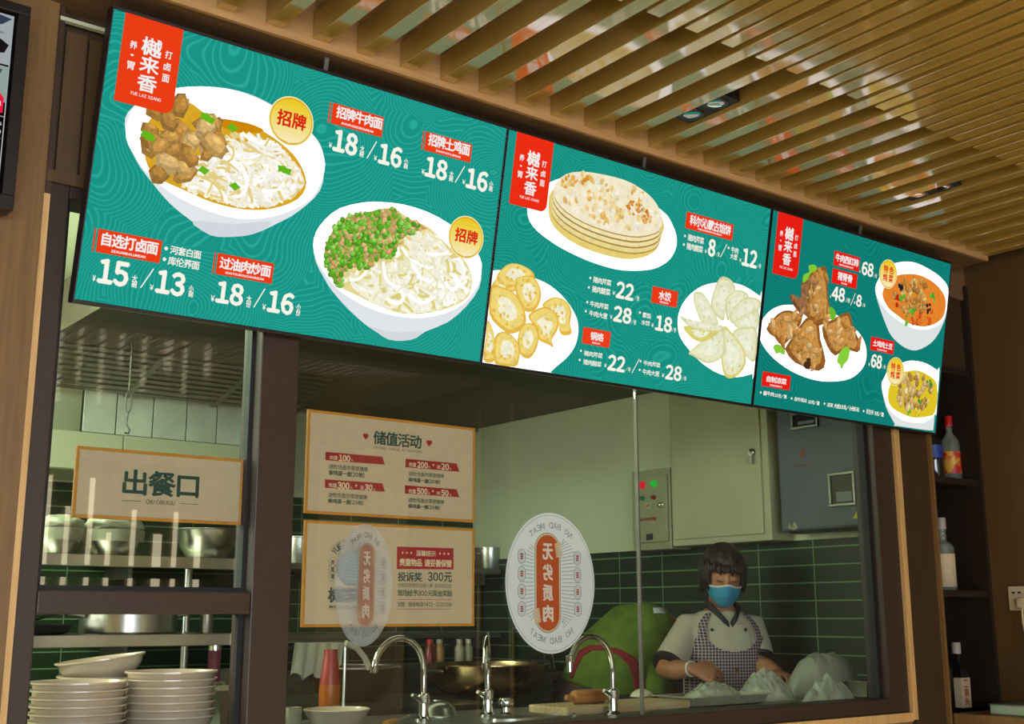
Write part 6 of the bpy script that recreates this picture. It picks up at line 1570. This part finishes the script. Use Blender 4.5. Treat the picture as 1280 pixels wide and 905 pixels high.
for th, z in ((-.42, 1.245), (.30, 1.245), (-.30, 1.155), (.34, 1.155)): button(th, z, .014, .0065, M_black)
for z in (1.085, .985): button(.02, z, .022, .010, M_btn_b)
# mask, ear loops
bm = B(); rows = []
for j in range(9):
    f_ = j / 8; z = -.022 - .098 * f_
    prof = [(-.022, .066, .098), (-.05, .064, .100), (-.08, .057, .088), (-.105, .046, .066), (-.122, .028, .045)]
    for a_, b_ in zip(prof, prof[1:]):
        if z >= b_[0] - 1e-6:
            g_ = (z - a_[0]) / (b_[0] - a_[0]); hw, hd = a_[1] + (b_[1] - a_[1]) * g_, a_[2] + (b_[2] - a_[2]) * g_; break
    row = []
    for k in range(17):
        th = radians(-82 + 164 * k / 16); x = (hw + .006) * sin(th); y = -.012 - (hd + .008 + .004 * sin(f_ * 18)) * cos(th) * (1 + .10 * math.exp(-(th / .3) ** 2) * (1 - f_))
        zz = z + .012 * math.exp(-(th / .35) ** 2) * (1 - f_) - .010 * (abs(th) / 1.4) ** 2 * (1 - f_) + .022 * (abs(th) / 1.4) ** 2 * f_
        row.append(bm.verts.new(Hd(x, y, zz)))
    rows.append(row)
for a_, b_ in zip(rows, rows[1:]):
    for k in range(16): bm.faces.new((a_[k], a_[k + 1], b_[k + 1], b_[k]))
edge = [v.co.copy() for v in rows[0]]; ends = (rows[1][0].co.copy(), rows[1][-1].co.copy())
mk = link('face_mask', applied(bm, [('SOLIDIFY', {'thickness': .003}), ('SUBSURF', {'levels': 1})]), M_mask, cook, 180)
obj('mask_edge', tube(B(), edge, .0045, 8), M_maskw, mk, 60)
for s_, e_ in ((-1, ends[0]), (1, ends[1])): obj('ear_loop', tube(B(), [e_, Hd(s_ * .078, .0, -.03), Hd(s_ * .079, .026, .0)], .002, 6), M_maskw, mk, 60)
# hair: full short bob with fringe
from mathutils import noise as nz_
bm = B(); rows = []
nu, nv = 44, 22
for j in range(nv + 1):
    ph = pi * .5 - (pi * .86) * j / nv
    row = []
    for i in range(nu):
        th = 2 * pi * i / nu
        fr_ = max(0, -cos(th))                                         # 1 at the face side
        wav = .006 * nz_.noise(Vector((cos(th) * 3, sin(th) * 3, ph * 1.5))) + .0035 * sin(th * 11 + 2 * sin(ph * 3))
        rx_, ry_, rz_ = .090 + wav, .114 + wav, .121 + wav
        x = rx_ * cos(ph) ** .8 * sin(th) if cos(ph) > 0 else 0; y = ry_ * (cos(ph) ** .8 if cos(ph) > 0 else 0) * cos(th) + .012; z = rz_ * sin(ph) + .018
        lim = (.046 + .006 * sin(th * 9)) if fr_ > .55 else (-.052 if cos(th) < .3 else -.085)
        z = max(z, lim)
        if fr_ > .55 and z <= lim + 1e-6: y = max(y, -.103)
        row.append(bm.verts.new(Hd(x, y, z)))
    rows.append(row)
for a_, b_ in zip(rows, rows[1:]):
    for k in range(nu):
        q = (a_[k], a_[(k + 1) % nu], b_[(k + 1) % nu], b_[k])
        if len({tuple(round(c_, 5) for c_ in v.co) for v in q}) >= 3: bm.faces.new(q)
bmesh.ops.remove_doubles(bm, verts=bm.verts[:], dist=.0006)
hr = link('hair', applied(bm, [('SUBSURF', {'levels': 1})]), M_hair, cook, 180)
bm = B(); rg = random.Random(9)
for k in range(26):                                                    # separate locks of the fringe and sides
    th = radians(-100 + 200 * k / 25) + rg.uniform(-.04, .04); fr_ = abs(th) < .85
    p0 = Hd(.085 * sin(th), -.104 * cos(th) + .01, .075 + rg.uniform(-.01, .01)); p1 = Hd(.091 * sin(th), -.113 * cos(th) + .01, .045)
    p2 = Hd(.088 * sin(th) + rg.uniform(-.008, .008), -.106 * cos(th) + .008, (.030 + rg.uniform(-.010, .008)) if fr_ else (-.055 + rg.uniform(-.02, .01)))
    tube(bm, [p0, p1, p1.lerp(p2, .6), p2], [.007, .009, .0075, .0015], 7)
obj('hair_locks', bm, M_hair, hr, 180)
for s_ in (-1, 1):
    obj('eyelashes', tube(B(), [Hd(s_ * (.018 + .006 * k), -.0985 + .0016 * k * k * .35, -.0005 - .0022 * sin(k * pi / 5)) for k in range(6)], [.0008, .0017, .002, .002, .0017, .0008], 6), M_black, cook, 60)
obj('wristband', tube(B(), [wrR.lerp(elR, .02), wrR.lerp(elR, .07)], [.0305, .032], 18), M_maskw, cook, 40)

# ================================================================== the person in green bending to the right
G = lambda x, y, Y: onY(x, y, Y)
M_green = pmat('green sweater', (96, 122, 28), .9, rgb2=(80, 106, 22), nscale=16, bump=.35, bscale=9)
M_redc = pmat('dark red apron cloth', (132, 18, 24), .8, noise=.1)
M_grey = pmat('grey trousers', (84, 78, 76), .85, noise=.1, bump=.3, bscale=12)
gp0 = G(752, 888, 4.10)
green = thing('person', 'person in green sweater with red apron ties bending over, back turned', 'person', (gp0.x, gp0.y, 0))
A1 = Vector((.79, -.61, 0)); A2 = Vector((.61, .79, 0))                 # across the view, along the view
def ringdir(d):                                                        # half axes for a ring whose axis is d
    d = d.normalized(); a_ = (A1 - d * A1.dot(d)).normalized(); return a_, d.cross(a_)
PT = [(G(752, 905, 4.10), .205, .15), (G(755, 880, 4.10), .205, .155), (G(762, 850, 4.08), .195, .16), (G(776, 822, 4.05), .185, .16), (G(796, 803, 4.01), .180, .155), (G(818, 795, 3.96), .155, .145), (G(838, 792, 3.92), .105, .11), (G(850, 792, 3.90), .06, .065)]
def axis_secs(PT, off=0.0):
    out = []
    for k, (p, ra, rb) in enumerate(PT):
        d = PT[min(k + 1, len(PT) - 1)][0] - PT[max(k - 1, 0)][0]; a_, b_ = ringdir(d); out.append((p, a_ * (ra + off), b_ * (rb + off)))
    return out
bm = B(); loft(bm, axis_secs(PT, -.012), 24)
hc = G(872, 800, 3.86)
loft(bm, [(hc + Vector((0, 0, .10)), A1 * .03, A2 * .03), (hc + Vector((0, 0, .075)), A1 * .066, A2 * .062), (hc + Vector((0, 0, .02)), A1 * .088, A2 * .074), (hc + Vector((.01, -.01, -.04)), A1 * .075, A2 * .066), (hc + Vector((.03, -.025, -.09)), A1 * .045, A2 * .045), (hc + Vector((.035, -.03, -.105)), A1 * .02, A2 * .02)], 20)
tube(bm, [PT[-1][0], hc], [.055, .05], 14)
hipz = .86
for s_ in (-1, 1):
    h0 = Vector((gp0.x, gp0.y, hipz)) + A1 * (.09 * s_)
    tube(bm, [h0, Vector((h0.x, h0.y, .46)), Vector((h0.x, h0.y, .08)), Vector((h0.x, h0.y, .03))], [.095, .062, .045, .04], 14)
    f0 = Vector((h0.x, h0.y, .03)); loft(bm, [(f0 - A2 * .04, A1 * .036, EZ * .03), (f0 + A2 * .08, A1 * .044, EZ * .028), (f0 + A2 * .17, A1 * .034, EZ * .018)], 12)
arms = []
for s_, (s0, e0, w0) in ((-1, (G(818, 806, 3.93), G(822, 850, 3.88), G(818, 886, 3.84))), (1, (G(806, 800, 4.10), G(826, 842, 4.08), G(834, 880, 4.02)))):
    arms.append((s0, e0, w0)); tube(bm, [s0, s0.lerp(e0, .5), e0, w0], [.058, .05, .043, .029], 14)
    hand(bm, w0, (w0 - e0).normalized(), A1 * -.3 - A2, A1 * s_ + EZ * .2, (16, 26, 22))
link('body', remeshed(bm, .0075, 3), M_skin, green, 180)
bm = B(); loft(bm, axis_secs([(PT[1][0].lerp(PT[2][0], .55), .208, .165)] + PT[2:7], .006), 30)
for s0, e0, w0 in arms: tube(bm, [s0.lerp(PT[5][0], .3), s0, s0.lerp(e0, .5), e0, e0.lerp(w0, .75)], [.075, .076, .066, .058, .042], 16)
me_ = remeshed(bm, .011, 6); sw = link('sweater', me_, M_green, green, 180)
bm = B(); loft(bm, [(G(757, 857, 4.09), A1 * .203, A2 * .160), (G(753, 880, 4.10), A1 * .212, A2 * .163), (G(752, 902, 4.10), A1 * .214, A2 * .163), (Vector((gp0.x, gp0.y, .76)), A1 * .19, A2 * .14)], 24)
for s_ in (-1, 1):
    h0 = Vector((gp0.x, gp0.y, .82)) + A1 * (.09 * s_); tube(bm, [h0, Vector((h0.x, h0.y, .46)), Vector((h0.x, h0.y, .10))], [.105, .08, .066], 16)
link('trousers', remeshed(bm, .012, 4), M_grey, green, 180)
for s_ in (-1, 1):
    f0 = Vector((gp0.x, gp0.y, .035)) + A1 * (.09 * s_); obj('shoe', loft(B(), [(f0 - A2 * .07, A1 * .03, EZ * .03), (f0 - A2 * .03, A1 * .045, EZ * .034), (f0 + A2 * .09, A1 * .05, EZ * .033), (f0 + A2 * .19, A1 * .036, EZ * .02)], 14), M_black, green, 180)
obj('hair', loft(B(), [(hc + Vector((0, 0, .118)), A1 * .02, A2 * .02), (hc + Vector((0, 0, .10)), A1 * .07, A2 * .065), (hc + Vector((-.012, .0, .04)), A1 * .096, A2 * .088), (hc + Vector((-.02, .01, -.02)), A1 * .09, A2 * .088), (hc + Vector((-.03, .012, -.05)), A1 * .065, A2 * .07)], 22), M_hair, green, 180)
# red apron ties, laid on the sweater
sw.data.update(); tree = BVHTree.FromPolygons([v.co.copy() for v in sw.data.vertices], [tuple(p.vertices) for p in sw.data.polygons])
def drape(name, pairs, mat, par):
    bm = B(); prev = None
    for q0, q1 in pairs:
        row = []
        for k in range(5):
            f_ = k / 4; d = ray(q0[0] + (q1[0] - q0[0]) * f_, q0[1] + (q1[1] - q0[1]) * f_).normalized(); h = tree.ray_cast(UP, d)
            if h[0] is None: row = None; break
            row.append(bm.verts.new(h[0] + h[1] * .004))
        if row and prev:
            for k in range(4): bm.faces.new((prev[k], prev[k + 1], row[k + 1], row[k]))
        prev = row
    link(name, applied(bm, [('SOLIDIFY', {'thickness': .005, 'offset': 0.0})]), mat, par, 180)
def interp(pts, n):
    out = []
    for a_, b_ in zip(pts, pts[1:]):
        for k in range(n): f_ = k / n; out.append((a_[0] + (b_[0] - a_[0]) * f_, a_[1] + (b_[1] - a_[1]) * f_))
    return out + [pts[-1]]
o_ = interp([(708, 864), (716, 836), (725, 814), (738, 807), (756, 807), (776, 812), (794, 822), (804, 838), (808, 868)], 5)
i_ = interp([(711, 865), (720, 838), (729, 820), (741, 813), (756, 813), (773, 819), (785, 830), (790, 843), (794, 868)], 5)
drape('red_apron_tie', list(zip(o_, i_)), M_redc, green)
drape('white_collar', [((816, 761), (817, 767)), ((822, 760.5), (824, 767)), ((829, 761), (831, 768)), ((835, 762.5), (837, 769)), ((840, 765), (842, 771))], M_maskw, green)
